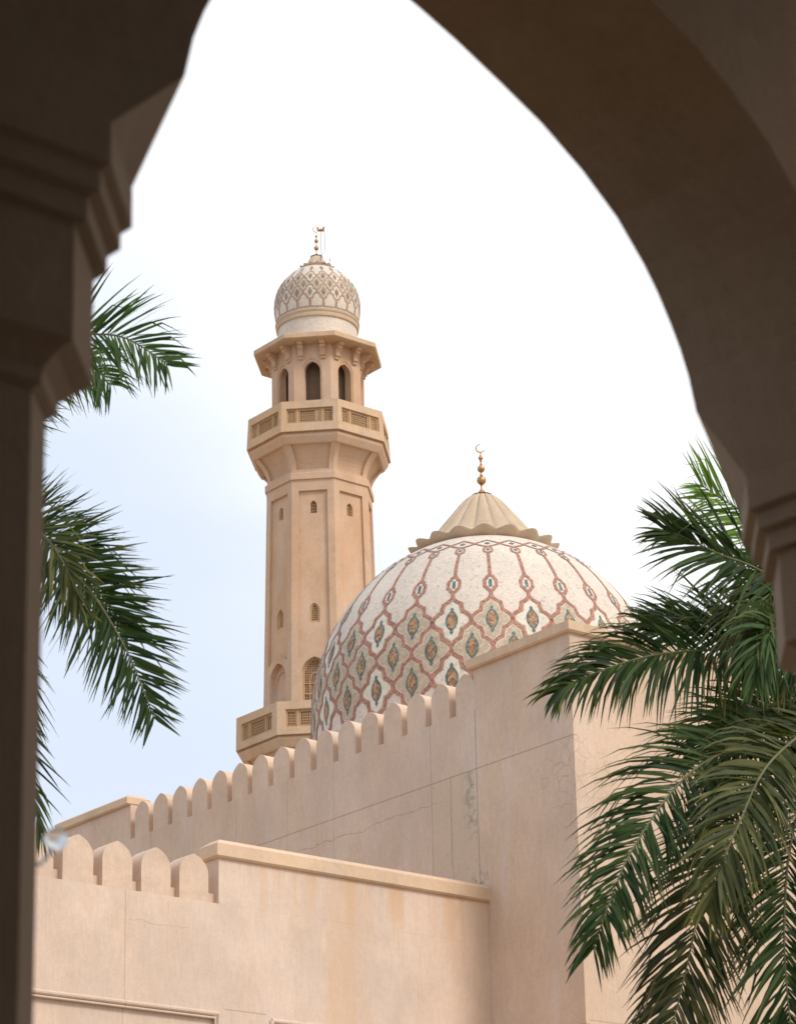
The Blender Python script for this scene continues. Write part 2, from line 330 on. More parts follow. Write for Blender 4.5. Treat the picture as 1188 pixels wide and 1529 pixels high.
class MB:
    def __init__(s): s.v = []; s.f = []; s.mi = []; s.at = []; s.smooth = False; s.k = 0
    def add(s, vs, fs, m=None):
        o = len(s.v); s.v += [tuple(v) for v in vs]
        for f in fs: s.f.append([i + o for i in f]); s.mi.append(s.k if m is None else m)
    def box(s, a0, a1, b0, b1, z0, z1):
        vs = [(x, y, z) for z in (z0, z1) for x, y in ((a0, b0), (a1, b0), (a1, b1), (a0, b1))]
        s.add(vs, [(3, 2, 1, 0), (4, 5, 6, 7), (0, 1, 5, 4), (1, 2, 6, 5), (2, 3, 7, 6), (3, 0, 4, 7)])
    def loft(s, rings, caps=(True, True), closed=True):
        n = len(rings[0]); vs = [p for r in rings for p in r]; fs = []
        for i in range(len(rings) - 1):
            for j in range(n if closed else n - 1):
                k = (j + 1) % n
                fs.append((i * n + j, i * n + k, (i + 1) * n + k, (i + 1) * n + j))
        if caps[0]: fs.append(tuple(range(n - 1, -1, -1)))
        if caps[1]: fs.append(tuple((len(rings) - 1) * n + j for j in range(n)))
        s.add(vs, fs)
    def lathe(s, prof, n, cx, cy, closed_ends=(False, False)):
        s.loft([[(cx + r * math.cos(2 * math.pi * j / n), cy + r * math.sin(2 * math.pi * j / n), z) for j in range(n)] for r, z in prof], closed_ends)
    def sphere(s, c, r, n=24, m=12, sz=1.0):
        s.lathe([(max(1e-4, r * math.sin(math.pi * i / m)), c[2] - r * sz * math.cos(math.pi * i / m)) for i in range(m + 1)], n, c[0], c[1])
    def tube(s, pts, r, n=8, caps=True):
        pts = [Vector(p) for p in pts]; rings = []
        for i, p in enumerate(pts):
            t = (pts[min(i + 1, len(pts) - 1)] - pts[max(i - 1, 0)]).normalized()
            u = t.cross(Vector((0.12, 0.2, 1)) if abs(t.z) < 0.9 else Vector((1, 0.1, 0))).normalized(); w = t.cross(u)
            rr = r[i] if isinstance(r, (list, tuple)) else r
            rings.append([p + (u * math.cos(2 * math.pi * k / n) + w * math.sin(2 * math.pi * k / n)) * rr for k in range(n)])
        s.loft(rings, (caps, caps))
    def plate(s, outer, holes, T, th):           # flat plate with holes; T(u, v, w) with w = 0 front, -th back
        loops = [outer] + list(holes)
        tri = tessellate_polygon([[Vector((p[0], p[1], 0)) for p in l] for l in loops])
        flat = [p for l in loops for p in l]; N = len(flat)
        vs = [T(p[0], p[1], 0) for p in flat] + [T(p[0], p[1], -th) for p in flat]
        fs = []
        for t in tri:
            a, b, c = (flat[i] for i in t)
            cr = (b[0] - a[0]) * (c[1] - a[1]) - (b[1] - a[1]) * (c[0] - a[0])
            if abs(cr) < 1e-12: continue
            t = tuple(t) if cr > 0 else tuple(reversed(t))
            fs.append(t); fs.append(tuple(i + N for i in reversed(t)))
        o = 0
        for l in loops:
            n = len(l)
            for i in range(n):
                j = (i + 1) % n
                fs.append((o + i, o + i + N, o + j + N, o + j))
            o += n
        s.add(vs, fs)
    def build(s, name, mats, parent=None, fr=PLAIN, base=(0, 0, 0), smooth=False):
        me = bpy.data.meshes.new(name)
        b = P_(parent) if parent is not None else Vector(base)
        me.from_pydata([(v[0] - b[0], v[1] - b[1], v[2] - b[2]) for v in s.v], [], s.f)
        mats = mats if isinstance(mats, (list, tuple)) else [mats]
        for m in mats: me.materials.append(m)
        if len(mats) > 1: me.polygons.foreach_set('material_index', s.mi)
        if s.at:
            a = me.attributes.new('leaf', 'FLOAT_VECTOR', 'POINT'); a.data.foreach_set('vector', [x for t in s.at for x in t])
        if smooth: me.polygons.foreach_set('use_smooth', [True] * len(me.polygons))
        me.validate(); me.update()
        import bmesh
        if not s.at:
            bm = bmesh.new(); bm.from_mesh(me); bmesh.ops.recalc_face_normals(bm, faces=bm.faces); bm.to_mesh(me); bm.free()
        if smooth == 'auto':
            try: me.set_sharp_from_angle(angle=R(35))
            except Exception: pass
        o = bpy.data.objects.new(name, me); COL.objects.link(o)
        if parent is not None:
            o.parent = parent; BASE[o.name] = b
        else:
            o.location = fr.w(*base); o.rotation_euler = (0, 0, fr.ang); BASE[o.name] = b
        return o
def arch_pts(hw, spring, rise, n=10, point=0.30, base=None, c=0.0):
    """pointed arch outline, counter-clockwise from the lower left; base = height of the sill"""
    out = []
    if base is not None: out += [(c - hw, base), (c + hw, base)]
    for i in range(n + 1):                       # right side going up
        t = i / n
        th = t * math.pi / 2
        x = hw * math.cos(th) ; y = rise * (math.sin(th) * (1 - point) + t * point)
        if i == n: x = 0
        out.append((c + x, spring + y))
    for i in range(n - 1, -1, -1):
        t = i / n; th = t * math.pi / 2
        out.append((c - hw * math.cos(th), spring + rise * (math.sin(th) * (1 - point) + t * point)))
    return out
def dup(o, parent, loc=(0, 0, 0)):
    c = o.copy(); COL.objects.link(c); c.parent = parent; c.location = loc; BASE[c.name] = BASE[parent.name]; return c

# ------------------------------------------------------------------ ground
mb = MB(); mb.add([(-1500, -1500, 0), (1500, -1500, 0), (1500, 1500, 0), (-1500, 1500, 0)], [(0, 1, 2, 3)])
tag(mb.build('ground', M['ground']), 'sandy open ground reaching to the horizon', None, None, 'structure')
GZ = -EYE                                       # ground in MOSQ heights
mb = MB(); mb.add([(-30, -.6, GZ + .012), (30, -.6, GZ + .012), (30, 13, GZ + .012), (-30, 13, GZ + .012)], [(3, 2, 1, 0)][::-1])  # dark strip added out of view to lower light bounced into the arcade
ARC0 = Frame((-0.8976, 7.667, EYE), R(42))
mb.v = [(x, y + 1.7, z) for x, y, z in mb.v]
tag(mb.build('garden_dimming_strip', M['lawn'], None, ARC0), 'unseen dark garden strip added beside the arcade to cut bounce light', None, None, 'structure')
mb = MB(); mb.add([(8, -2, GZ + .004), (80, -2, GZ + .004), (80, 36.7, GZ + .004), (8, 36.7, GZ + .004)], [(0, 1, 2, 3)])
mb.add([(4, 36.9, GZ + .004), (19, 36.9, GZ + .004), (19, 95, GZ + .004), (4, 95, GZ + .004)], [(0, 1, 2, 3)])
tag(mb.build('courtyard_paving', M['paving'], None, MOSQ), 'pale stone paving of the courtyard', None, None, 'structure')

# ------------------------------------------------------------------ prayer hall (long shaded wall, front corner block, far corner block)
A0, BF, BS, ZT = 34.014, 36.79, 39.60, 16.07
hall = thing('prayer_hall', 'tall sand plaster prayer hall with a row of merlons between corner blocks', 'building', MOSQ, (A0, BF, GZ))
def coping(a0, a1, b0, b1, z0, zf, zt, over=0.10, bev=0.12):
    mb = MB()
    def ring(o, z): return [(a0 - o, b0 - o, z), (a1 + o, b0 - o, z), (a1 + o, b1 + o, z), (a0 - o, b1 + o, z)]
    mb.loft([ring(over - 0.035, z0), ring(over, z0 + 0.03), ring(over, zf), ring(over - bev, zt)])
    return mb
def merlon_prof(w, h, hs):
    return [(-w / 2, 0), (w / 2, 0)] + [p for p in arch_pts(w / 2, hs, h - hs, 8, 0.42)]
mb = MB()
mb.box(A0, 76, BS, 54.75, GZ, 15.1)                              # main body below roof
mb.box(A0, A0 + .42, BS, 51.72, 15.1, ZT)                        # parapet of long wall
w1 = mb.build('wall', M['hall'], hall)
mb = MB(); mb.box(A0 + 0.0, 76, BF, BS, GZ, 16.88)
mb.build('corner_block', M['hall'], hall)
mb = MB(); mb.box(A0, A0 + .44, 51.72, 54.75, 15.1, 16.88); mb.box(A0 + .44, 39, 54.33, 54.75, 15.1, 16.88)
mb.build('corner_block', M['hall'], hall)
coping(A0, 76, BF, BS, 16.88, 17.08, 17.14).build('coping', M['coping'], hall)
coping(A0, A0 + .44, 51.82, 54.70, 16.88, 17.06, 17.14).build('coping', M['coping'], hall)
mb = MB(); p = merlon_prof(0.575, 0.80, 0.50)
mb.plate(p, [], lambda u, v, w: (A0 - w, 36.79 - u, v), 0.30)
m0 = MB(); m0.v = [(x, y, z + GZ) for x, y, z in mb.v]; m0.f = mb.f; m0.mi = mb.mi
bs_ = [39.885 + 0.7585 * i for i in range(16)]
first = m0.build('merlon', M['merlon'], hall)
for i, b in enumerate(bs_):
    o = first if i == 0 else dup(first, hall)
    o.location = (rnd.uniform(0, .006), b - BF + rnd.uniform(-.008, .008), ZT - GZ); o.rotation_euler = (rnd.uniform(-.008, .008), 0, 0)
    o.scale = (1, rnd.uniform(.985, 1.015), rnd.uniform(.98, 1.015))

# ------------------------------------------------------------------ lower wing
B0 = 39.394
wing = thing('side_wing', 'lower sand plaster wing with four merlons and a coping, built against the hall wall', 'building', MOSQ, (18, B0, GZ))
AW = 27.772
mb = MB()
# wall face as a plate with two sunken panels near the bottom
hole1 = [(19.2, 1.0), (27.72, 1.0), (27.72, 9.33), (19.2, 9.33)]
hole2 = [(28.95, 1.0), (33.4, 1.0), (33.4, 9.33), (28.95, 9.33)]
mb.plate([(18, GZ), (A0 - .002, GZ), (A0 - .002, 11.34), (18, 11.34)], [hole1, hole2], lambda u, v, w: (u, B0 - w, v), 0.06)
mb.box(18, A0 - .002, B0 + .0601, B0 + .42, GZ, 11.337)
mb.box(18, A0 - .002, B0 + .42, B0 + 7, GZ, 10.6)
mb.build('wall', M['wing'], wing)
mb = MB(); mb.box(18, AW - .001, B0 + .13, B0 + .42, 11.34, 11.54); mb.build('curb', M['merlon'], wing)
mb = MB(); mb.box(AW, A0 - .002, B0, B0 + .40, 11.341, 12.17); mb.build('raised_wall', M['wing'], wing)
mb = MB()
def ring(oa, ob, z): return [(AW - oa, B0 - ob, z), (A0 + .05, B0 - ob, z), (A0 + .05, B0 + .40 + ob, z), (AW - oa, B0 + .40 + ob, z)]
mb.loft([ring(.05, .05, 12.17), ring(.09, .09, 12.20), ring(.09, .09, 12.42), ring(-.05, -.05, 12.52)])
mb.build('coping', M['coping'], wing)
mb = MB(); p = merlon_prof(0.612, 0.835, 0.49)
mb.plate(p, [], lambda u, v, w: (18 + u, B0 - w, v + GZ), 0.46)
first = mb.build('merlon', M['merlon'], wing)
for i in range(12):
    o = first if i == 0 else dup(first, wing)
    o.location = (27.243 - 0.7965 * i - 18, 0, 11.34 - GZ)
def mould(pts, name='moulding'):
    mb = MB()
    for r_, off in ((0.045, 0.02), (0.022, 0.052)):
        for i in range(len(pts) - 1):
            (x0, z0), (x1, z1) = pts[i], pts[i + 1]
            hor = abs(z0 - z1) < 1e-6
            d = off + r_ if off > .03 else 0
            if hor: q = [(x0, B0 - .012, z0 - d), (x1 + (-d if i == 0 else 0), B0 - .012, z1 - d)]
            else: q = [(x0 - d, B0 - .012, z0 - d * .3), (x1 - d, B0 - .012, z1)]
            mb.tube(q, r_, 10)
    return mb.build(name, M['wing'], wing, smooth='auto')
mould([(19.2, 9.375), (27.765, 9.375), (27.765, 1.0)])
mb = MB()
for r_, off in ((0.045, 0.0), (0.022, 0.07)):
    mb.tube([(28.90 + off, B0 - .012, 9.375 - off), (33.45, B0 - .012, 9.375 - off)], r_, 10)
    mb.tube([(28.90 + off, B0 - .012, 9.375 - off), (28.90 + off, B0 - .012, 1)], r_, 10)
mb.build('moulding', M['wing'], wing, smooth='auto')

# ------------------------------------------------------------------ mosaic pattern on a dome
def half_profile():
    h = [(0.5, 0.0), (0.492, .06), (.472, .12), (.440, .18), (.398, .235), (.348, .285), (.300, .325), (.268, .345), (.262, .42), (.256, .47)]
    return h + [(0.5 - x, 1 - y) for x, y in reversed(h)]
HP = half_profile()
def cell_outline(k, inset=0.0):
    """closed outline of one ogee cell in units (u: cell pitch, v: half height) shrunk towards its middle"""
    q = HP
    pts = [(x, y) for x, y in q] + [(-x, y) for x, y in reversed(q[:-1])] + [(-x, -y) for x, y in q[1:]] + [(x, -y) for x, y in reversed(q[1:-1])]
    return pts
def inset_loop(pts, d, ax, ay):                  # inset in metric units (ax, ay metres per unit)
    P = [Vector((x * ax, y * ay)) for x, y in pts]; n = len(P); out = []
    area = sum(P[i].x * P[(i + 1) % n].y - P[(i + 1) % n].x * P[i].y for i in range(n)); sg = 1 if area > 0 else -1
    for i in range(n):
        e0 = (P[i] - P[i - 1]); e1 = (P[(i + 1) % n] - P[i])
        if e0.length < 1e-9 or e1.length < 1e-9: out.append(P[i]); continue
        e0.normalize(); e1.normalize()
        n0 = Vector((-e0.y, e0.x)) * sg; n1 = Vector((-e1.y, e1.x)) * sg
        b = (n0 + n1); l = b.length
        b = b / l if l > 1e-6 else n0
        k = d / max(0.45, b.dot(n0)); out.append(P[i] + b * k)
    return [(p.x / ax, p.y / ay) for p in out]
def fill(mb, S, cu, cv, pu, pv, loop, off, m, sub=1):
    """fan strips between the loop and its middle axis, following the dome"""
    n = len(loop)
    lo = min(p[1] for p in loop); hi = max(p[1] for p in loop); N = 16
    # slice horizontally so the sheet follows the curvature
    def xs(v):
        r = []
        for i in range(n):
            a, b = loop[i], loop[(i + 1) % n]
            if (a[1] - v) * (b[1] - v) < 0: r.append(a[0] + (b[0] - a[0]) * (v - a[1]) / (b[1] - a[1]))
        return (min(r), max(r)) if len(r) >= 2 else None
    levels = sorted(set([round(p[1], 5) for p in loop] + [lo + (hi - lo) * i / N for i in range(N + 1)]))
    lv = []
    for a, b in zip(levels[:-1], levels[1:]):
        if b - a < 1e-4: continue
        e = (b - a) * .01
        xa, xb = xs(a + e), xs(b - e)
        if xa and xb: lv.append((a, xa, b, xb))
    for a, xa, b, xb in lv:
        K = 4
        for j in range(K):
            t0, t1 = j / K, (j + 1) / K
            q = [S((cu + (xa[0] + (xa[1] - xa[0]) * t0) * pu), cv + a * pv, off), S((cu + (xa[0] + (xa[1] - xa[0]) * t1) * pu), cv + a * pv, off),
                 S((cu + (xb[0] + (xb[1] - xb[0]) * t1) * pu), cv + b * pv, off), S((cu + (xb[0] + (xb[1] - xb[0]) * t0) * pu), cv + b * pv, off)]
            mb.add(q, [(0, 1, 2, 3)], m)
def ribbon(mb, S, pts, w, ax, ay, off, m, closed=False, cu=0, cv=0, pu=1, pv=1):
    """band of metric width w along pts (unit coordinates)"""
    P = [Vector((x * ax, y * ay)) for x, y in pts]; n = len(P); A, B = [], []
    for i in range(n):
        if closed: e0 = P[i] - P[i - 1]; e1 = P[(i + 1) % n] - P[i]
        else: e0 = P[i] - P[i - 1] if i else P[1] - P[0]; e1 = P[i + 1] - P[i] if i < n - 1 else P[i] - P[i - 1]
        e0 = e0.normalized(); e1 = e1.normalized()
        n0 = Vector((-e0.y, e0.x)); n1 = Vector((-e1.y, e1.x)); b = n0 + n1
        b = b.normalized() if b.length > 1e-6 else n0
        k = (w / 2) / max(0.5, b.dot(n0)); A.append(P[i] + b * k); B.append(P[i] - b * k)
    rng = range(n) if closed else range(n - 1)
    for i in rng:
        j = (i + 1) % n
        seg = max(1, int((P[j] - P[i]).length / (0.35 if ax > .8 else .12)))
        for s_ in range(seg):
            t0, t1 = s_ / seg, (s_ + 1) / seg
            q = [A[i].lerp(A[j], t0), B[i].lerp(B[j], t0), B[i].lerp(B[j], t1), A[i].lerp(A[j], t1)]
            mb.add([S(cu + p.x / ax * pu, cv + p.y / ay * pv, off) for p in q], [(0, 1, 2, 3)], m)
def ogee_motif(mb, S, cu, cv, pu, pv, ax, ay, sc_, o1, o2, mt, mo):
    def leaf(k):
        h = [(0, .50), (.028, .455), (.045, .42), (.038, .385), (.030, .36), (.070, .30), (.115, .21), (.145, .10), (.15, .0)]
        h = [(x * k, y * (0.55 + .45 * k)) for x, y in h]
        r = h + [(x, -y) for x, y in reversed(h[:-1])]
        return r + [(-x, y) for x, y in reversed(r[1:-1])]
    fill(mb, S, cu, cv, pu, pv, [(x * sc_, y * sc_) for x, y in leaf(1.0)], o1, mt)
    k = .66
    h = [(0, .34), (.045, .27), (.085, .18), (.105, .09), (.112, 0)]
    r = h + [(x, -y) for x, y in reversed(h[:-1])]; r = r + [(-x, y) for x, y in reversed(r[1:-1])]
    fill(mb, S, cu, cv, pu, pv, [(x * sc_ * .95, y * sc_ * .95) for x, y in r], o2, mo)
MOS = ['white_mosaic', 'ivory_mosaic', 'tan_mosaic', 'red_mosaic', 'teal_mosaic', 'ochre_mosaic']
WH, IV, TN, RD, TL, OC = range(6)

# ------------------------------------------------------------------ big dome
K = 0.825
DC = Vector((52.49 * K, 60.431 * K, 24.268 * K)); DR, DB = 5.326 * K, 5.591 * K
dome = thing('mosque_dome', 'great ribbed-cap dome clad in cream mosaic with red ogee lattice and teal motifs', 'dome', MOSQ, (DC.x, DC.y, 15.1))
# meridian phase: the world bearing -90 deg carries a stem
def S_big(lon, lat, off):
    la = R(lat); lo = R(lon) - AZ
    r = (DR + off) * (math.cos(la) if la > 0 else 1.0)
    return (DC.x + r * math.cos(lo), DC.y + r * math.sin(lo), DC.z + (DB + off) * math.sin(la))
mb = MB(); mb.k = WH
prof = [(DR, 15.1), (DR, DC.z)] + [(DR * math.cos(R(a)), DC.z + DB * math.sin(R(a))) for a in range(2, 78, 2)]
mb.lathe(prof, 168, DC.x, DC.y, (True, True))
NL = 28; PU = 360 / NL; PV = 9.1; AX = R(PU) * DR; AY = R(PV) * DR
rows = [15.15, 15.15 - PV, 15.15 - 2 * PV]
for i in range(NL):
    for r_, la in enumerate(rows):
        lon = -90 + PU * (i + (0.5 if r_ == 1 else 0))
        white = (r_ != 1) and (i % 2 == 1)
        out = cell_outline(0)
        fill(mb, S_big, lon, la, PU, PV, inset_loop(out, .035, AX, AY), .006, IV if not white else TN)
        fill(mb, S_big, lon, la, PU, PV, inset_loop(out, .074, AX, AY), .010, TN if not white else IV)
        if r_ != 1: ribbon(mb, S_big, out, .112 * K, AX, AY, .014, RD, True, lon, la, PU, PV)
        ogee_motif(mb, S_big, lon, la, PU, PV, AX, AY, 1.05, .013, .018, TL, OC)
    lon = -90 + PU * i
    def rib(pts, w=.115 * K): ribbon(mb, S_big, pts, w, AX, AY, .014, RD, False, lon, 0, PU, 1)
    AYd = AY / PV
    def rb(pts, w=.115 * K, closed=False, m=RD, off=.014):
        ribbon(mb, S_big, pts, w, AX, AYd, off, m, closed, lon, 0, PU, 1)
    hx = [(0, 25.4), (.088, 26.5), (.088, 26.9), (.155, 27.6), (.155, 30.3), (.088, 31.2), (.088, 31.7), (.03, 32.45), (0, 32.5)]
    hx = hx + [(-x, y) for x, y in reversed(hx[1:-1])]
    rb([(0, 24.2), (0, 25.4)])
    rb(hx, .105 * K, True)
    fill(mb, S_big, lon, 0, PU, 1, [(x * .7, 28.9 + (y - 28.9) * .75) for x, y in hx], .008, IV)
    fill(mb, S_big, lon, 0, PU, 1, [(-.045, 27.5), (0, 27.1), (.045, 27.5), (.045, 30.3), (0, 30.7), (-.045, 30.3)], .012, TL)
    rb([(0, 32.5), (0, 37), (0, 41), (0, 45.2)])
    h2 = [(0, 45.2), (.11, 45.9), (.15, 46.5), (.15, 48.2), (.11, 48.8), (0, 49.8)]; h2 = h2 + [(-x, y) for x, y in reversed(h2[1:-1])]
    rb(h2, .09 * K, True)
    fill(mb, S_big, lon, 0, PU, 1, [(x * .7, 47.4 + (y - 47.4) * .7) for x, y in h2], .008, IV)
    fill(mb, S_big, lon, 0, PU, 1, [(-.07, 47.0), (0, 46.4), (.07, 47.0), (.07, 47.8), (0, 48.4), (-.07, 47.8)], .012, TL)
    zz = [(0, 49.8), (.25, 50.9), (.5, 52.6), (.5, 53.0), (.25, 54.6), (0, 56.4)]
    rb(zz, .085 * K); rb([(-x, y) for x, y in zz], .085 * K)
    fill(mb, S_big, lon, 0, PU, 1, [(-.13, 53.0), (0, 52.0), (.13, 53.0), (0, 54.0)], .012, TL)
mb.build('dome_shell', [M[n] for n in MOS], dome)
# fluted cap with a scalloped, upturned rim
def fluted_cap(c, prof, nf, z_off, amp_top, amp_rim, seg, sk=1.0):
    """prof: (r, z) from the rim inwards"""
    mb = MB(); rings = []
    n = nf * seg
    for idx, (r, z) in enumerate(prof):
        t = idx / (len(prof) - 1); ring = []
        for j in range(n):
            ph = (j % seg) / seg; lobe = abs(math.sin(math.pi * ph))          # 0 in the groove, 1 on the ridge
            tip = lobe ** 1.4
            rimk = max(0, 1 - t * 6)
            rr = r * (1 - rimk * amp_rim * (1 - tip)) - amp_top * (1 - lobe ** .35) * (1 - rimk) * sk
            zz = z + rimk * (tip - 1) * 0.09 * sk
            a = 2 * math.pi * j / n
            ring.append((c[0] + rr * math.cos(a), c[1] + rr * math.sin(a), c[2] + zz))
        rings.append(ring)
    mb.loft(rings, (False, True))
    under = [[(c[0] + (x - c[0]) * k_, c[1] + (y - c[1]) * k_, z - dz * sk) for x, y, z in rings[0]] for k_, dz in ((1.0, 0.0), (.985, .07), (.92, .17), (.80, .34))]
    mb.loft(under, (False, False))
    return mb
cp = [(2.34, 5.43), (2.24, 5.39), (2.08, 5.39), (1.92, 5.46), (1.75, 5.60), (1.58, 5.80), (1.40, 6.02), (1.20, 6.28), (1.02, 6.50), (.86, 6.70), (.70, 6.90), (.55, 7.05), (.42, 7.15), (.33, 7.19), (.2, 7.2), (.01, 7.2)]
fluted_cap((DC.x, DC.y, DC.z), [(r * K, z * K) for r, z in cp], 18, 0, .10, .08, 12, K).build('cap', M['cap_stone'], dome, smooth=True)
def finial(c, spec, disc, mat, parent, K_, crescent, nm='finial'):
    mb = MB(); mb.lathe([(r * K_, c[2] + z * K_) for r, z in spec], 28, c[0], c[1], (True, True))
    fo = mb.build(nm, mat, parent, smooth='auto')
    mb = MB(); mb.lathe([(r * K_, c[2] + z * K_) for r, z in disc], 32, c[0], c[1], (True, True)); mb.build('disc', M['bronze'], fo, smooth='auto')
    # crescent, opening up and to the right
    cz, rr, th = crescent; mb = MB(); rings = []
    n = 28
    dirx, diry = RIGHT.x * CA + RIGHT.y * SA, -RIGHT.x * SA + RIGHT.y * CA
    for i in range(n + 1):
        a = R(75) + R(285) * i / n + 0.0
        w = max(.004, th * math.sin(math.pi * i / n) ** .7)
        x, z = rr * math.cos(a), rr * math.sin(a)
        ring = []
        for k in range(6):
            b = 2 * math.pi * k / 6
            ro = rr + w * math.cos(b)
            xx, zz, yy = ro * math.cos(a), ro * math.sin(a), w * .6 * math.sin(b)
            ring.append((c[0] + (xx * dirx - yy * diry) * K_, c[1] + (xx * diry + yy * dirx) * K_, c[2] + (cz + zz) * K_))
        rings.append(ring)
    mb.loft(rings); mb.build('crescent', mat, fo, smooth=True)
    return fo
def ball(z, r, neck=.03, n=9):
    return [(max(neck, r * math.sin(math.pi * i / n)), z - r * math.cos(math.pi * i / n)) for i in range(n + 1)]
fs = [(.17, 7.22), (.10, 7.36), (.035, 7.46)] + [(.035, 7.56), (.05, 7.57)] + ball(7.735, .145, .035) + [(.045, 7.89), (.05, 7.92), (.02, 8.0)] + ball(8.115, .118, .035) + \
     [(.035, 8.25), (.045, 8.27), (.02, 8.31), (.022, 8.34), (.04, 8.36), (.04, 8.385), (.02, 8.40)] + ball(8.475, .075, .022) + [(.022, 8.58), (.02, 8.65), (.012, 8.67)]
finial(DC, fs, [(.33, 7.19), (.345, 7.205), (.33, 7.225), (.2, 7.25)], M['brass'], dome, K, (8.805, .135, .024))

# ------------------------------------------------------------------ minaret
MA, MBB = 60.778, 79.463
GM = GZ
mina = thing('minaret', 'tall octagonal sandstone minaret with two lattice balconies and a small mosaic dome', 'minaret', MOSQ, (MA, MBB, GM))
C8 = math.cos(math.pi / 8); T8 = math.tan(math.pi / 8)
def oct_ring(Rr, z): return [(MA + Rr * math.cos(R(22.5 + 45 * k)), MBB + Rr * math.sin(R(22.5 + 45 * k)), z) for k in range(8)]
def face_T(k, ap, zref=0, ap_fn=None):
    """face k with outward bearing 45k; u to the viewer's right when seen from outside"""
    n = R(45 * k); nx, ny = math.cos(n), math.sin(n)
    def T(u, v, w):
        a = ap_fn(v) if ap_fn else ap
        uu = u * (a + w) / a
        return (MA + nx * (a + w) - ny * uu, MBB + ny * (a + w) + nx * uu, v)
    return T
# front face seen by camera is bearing 225 deg in wall coordinates -> k = 5; left -> k = 4; right -> k = 6
def shaft_ap(v): return (2.10 + max(0.0, (39.0 - v)) * 0.0215 if v > 30 else 2.2935 + (30 - v) * .004) * C8
def posts(levels, w0, dep, name, mat, parent, w1=None):
    """corner pilasters: levels = [(z, R)]"""
    for k in range(8):
        mb = MB(); rings = []
        n1, n2 = R(45 * k), R(45 * (k + 1)); cor = R(22.5 + 45 * k)
        for i, (z, Rr) in enumerate(levels):
            t = i / (len(levels) - 1); w = w0 + ((w1 or w0) - w0) * t
            ap = Rr * C8; hw = ap * T8; q = []
            def pt(n, u, a): return (MA + math.cos(n) * a - math.sin(n) * u, MBB + math.sin(n) * a + math.cos(n) * u, z)
            api = ap - dep; hwi = api * T8
            rings.append([pt(n1, hw - w, ap), pt(n1, hw, ap), pt(n2, -hw + w, ap), pt(n2, -hwi + (w - (hw - hwi)), api), pt(n1, hwi, api), pt(n1, hwi - (w - (hw - hwi)), api)])
        mb.loft(rings); mb.build(name, mat, parent)
def band(levels, name, mat, parent, caps=(True, True)):
    mb = MB(); mb.loft([oct_ring(r, z) for z, r in levels], caps); return mb.build(name, mat, parent)
# core of the shaft: one plate per face so that windows are real openings
DEP = 0.10
core = MB()
def niche(mb, T, loop, d, open_back=False): ...
small_win = {}
for k in range(8):
    hw = lambda v: (shaft_ap(v) - DEP) * T8
    T = face_T(k, 0, ap_fn=lambda v: shaft_ap(v) - DEP)
    outer = [(-hw(18), 18), (hw(18), 18), (hw(30), 30), (hw(39.45), 39.45), (-hw(39.45), 39.45), (-hw(30), 30)]
    holes = [arch_pts(.135, 38.42, .20, 6, .4, 38.10), arch_pts(.20, 34.17, .33, 6, .4, 33.72), arch_pts(.49, 31.75, .58, 10, .42, 30.2)]
    core.plate(outer, holes, T, 0.22)
core.build('shaft', M['tower'], mina)
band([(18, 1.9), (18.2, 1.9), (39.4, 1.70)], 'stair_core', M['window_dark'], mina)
posts([(18, shaft_ap(18) / C8), (30, shaft_ap(30) / C8), (39.0, 2.10), (39.45, 2.10)], .262, DEP + .01, 'pilaster', M['tower'], mina)
band([(39.0, 2.0985), (39.4499, 2.0985)], 'panel_head', M['tower'], mina)
band([(39.45, 2.165), (39.70, 2.165), (39.74, 2.12)], 'string_course', M['tower'], mina)
# windows: stone lattice set back in every opening
def lattice_window(k, loop_fn, hw, z0, z1, nu, nv, dep, apf, bar=.018, frame=.05, name='window', mats=('lattice',)):
    T = face_T(k, 0, ap_fn=lambda v: apf(v) - dep)
    mb = MB(); outer = loop_fn(hw, 0); inner = loop_fn(hw - frame, frame)
    mb.plate(outer, [inner], T, .05)
    fo = mb.build(name, M['lattice'], mina)
    mb = MB()
    def wtop(u):                                  # height of arch above |u|
        pts = [p for p in inner if p[0] >= -1e-6]; pts.sort()
        for a, b in zip(pts[:-1], pts[1:]):
            if a[0] <= abs(u) <= b[0] and b[0] > a[0] + 1e-6: 
                return a[1] + (b[1] - a[1]) * (abs(u) - a[0]) / (b[0] - a[0])
        return z1
    wi = hw - frame
    for i in range(1, nu):
        u = -wi + 2 * wi * i / nu
        top = wtop(u)
        if top <= z0: continue
        mb.plate([(u - bar / 2, z0), (u + bar / 2, z0), (u + bar / 2, top), (u - bar / 2, top)], [], lambda a, b, c: T(a, b, c - .012), .03)
    for j in range(1, nv):
        v = z0 + (z1 - z0) * j / nv
        us = [u_ / 40 * wi for u_ in range(0, 41) if wtop(u_ / 40 * wi) >= v]
        if not us: continue
        w_ = max(us)
        mb.plate([(-w_, v - bar / 2), (w_, v - bar / 2), (w_, v + bar / 2), (-w_, v + bar / 2)], [], lambda a, b, c: T(a, b, c - .012), .024)
    if mb.v: mb.build('grille', M['lattice'], fo)
    return fo
apc = lambda v: shaft_ap(v) - DEP
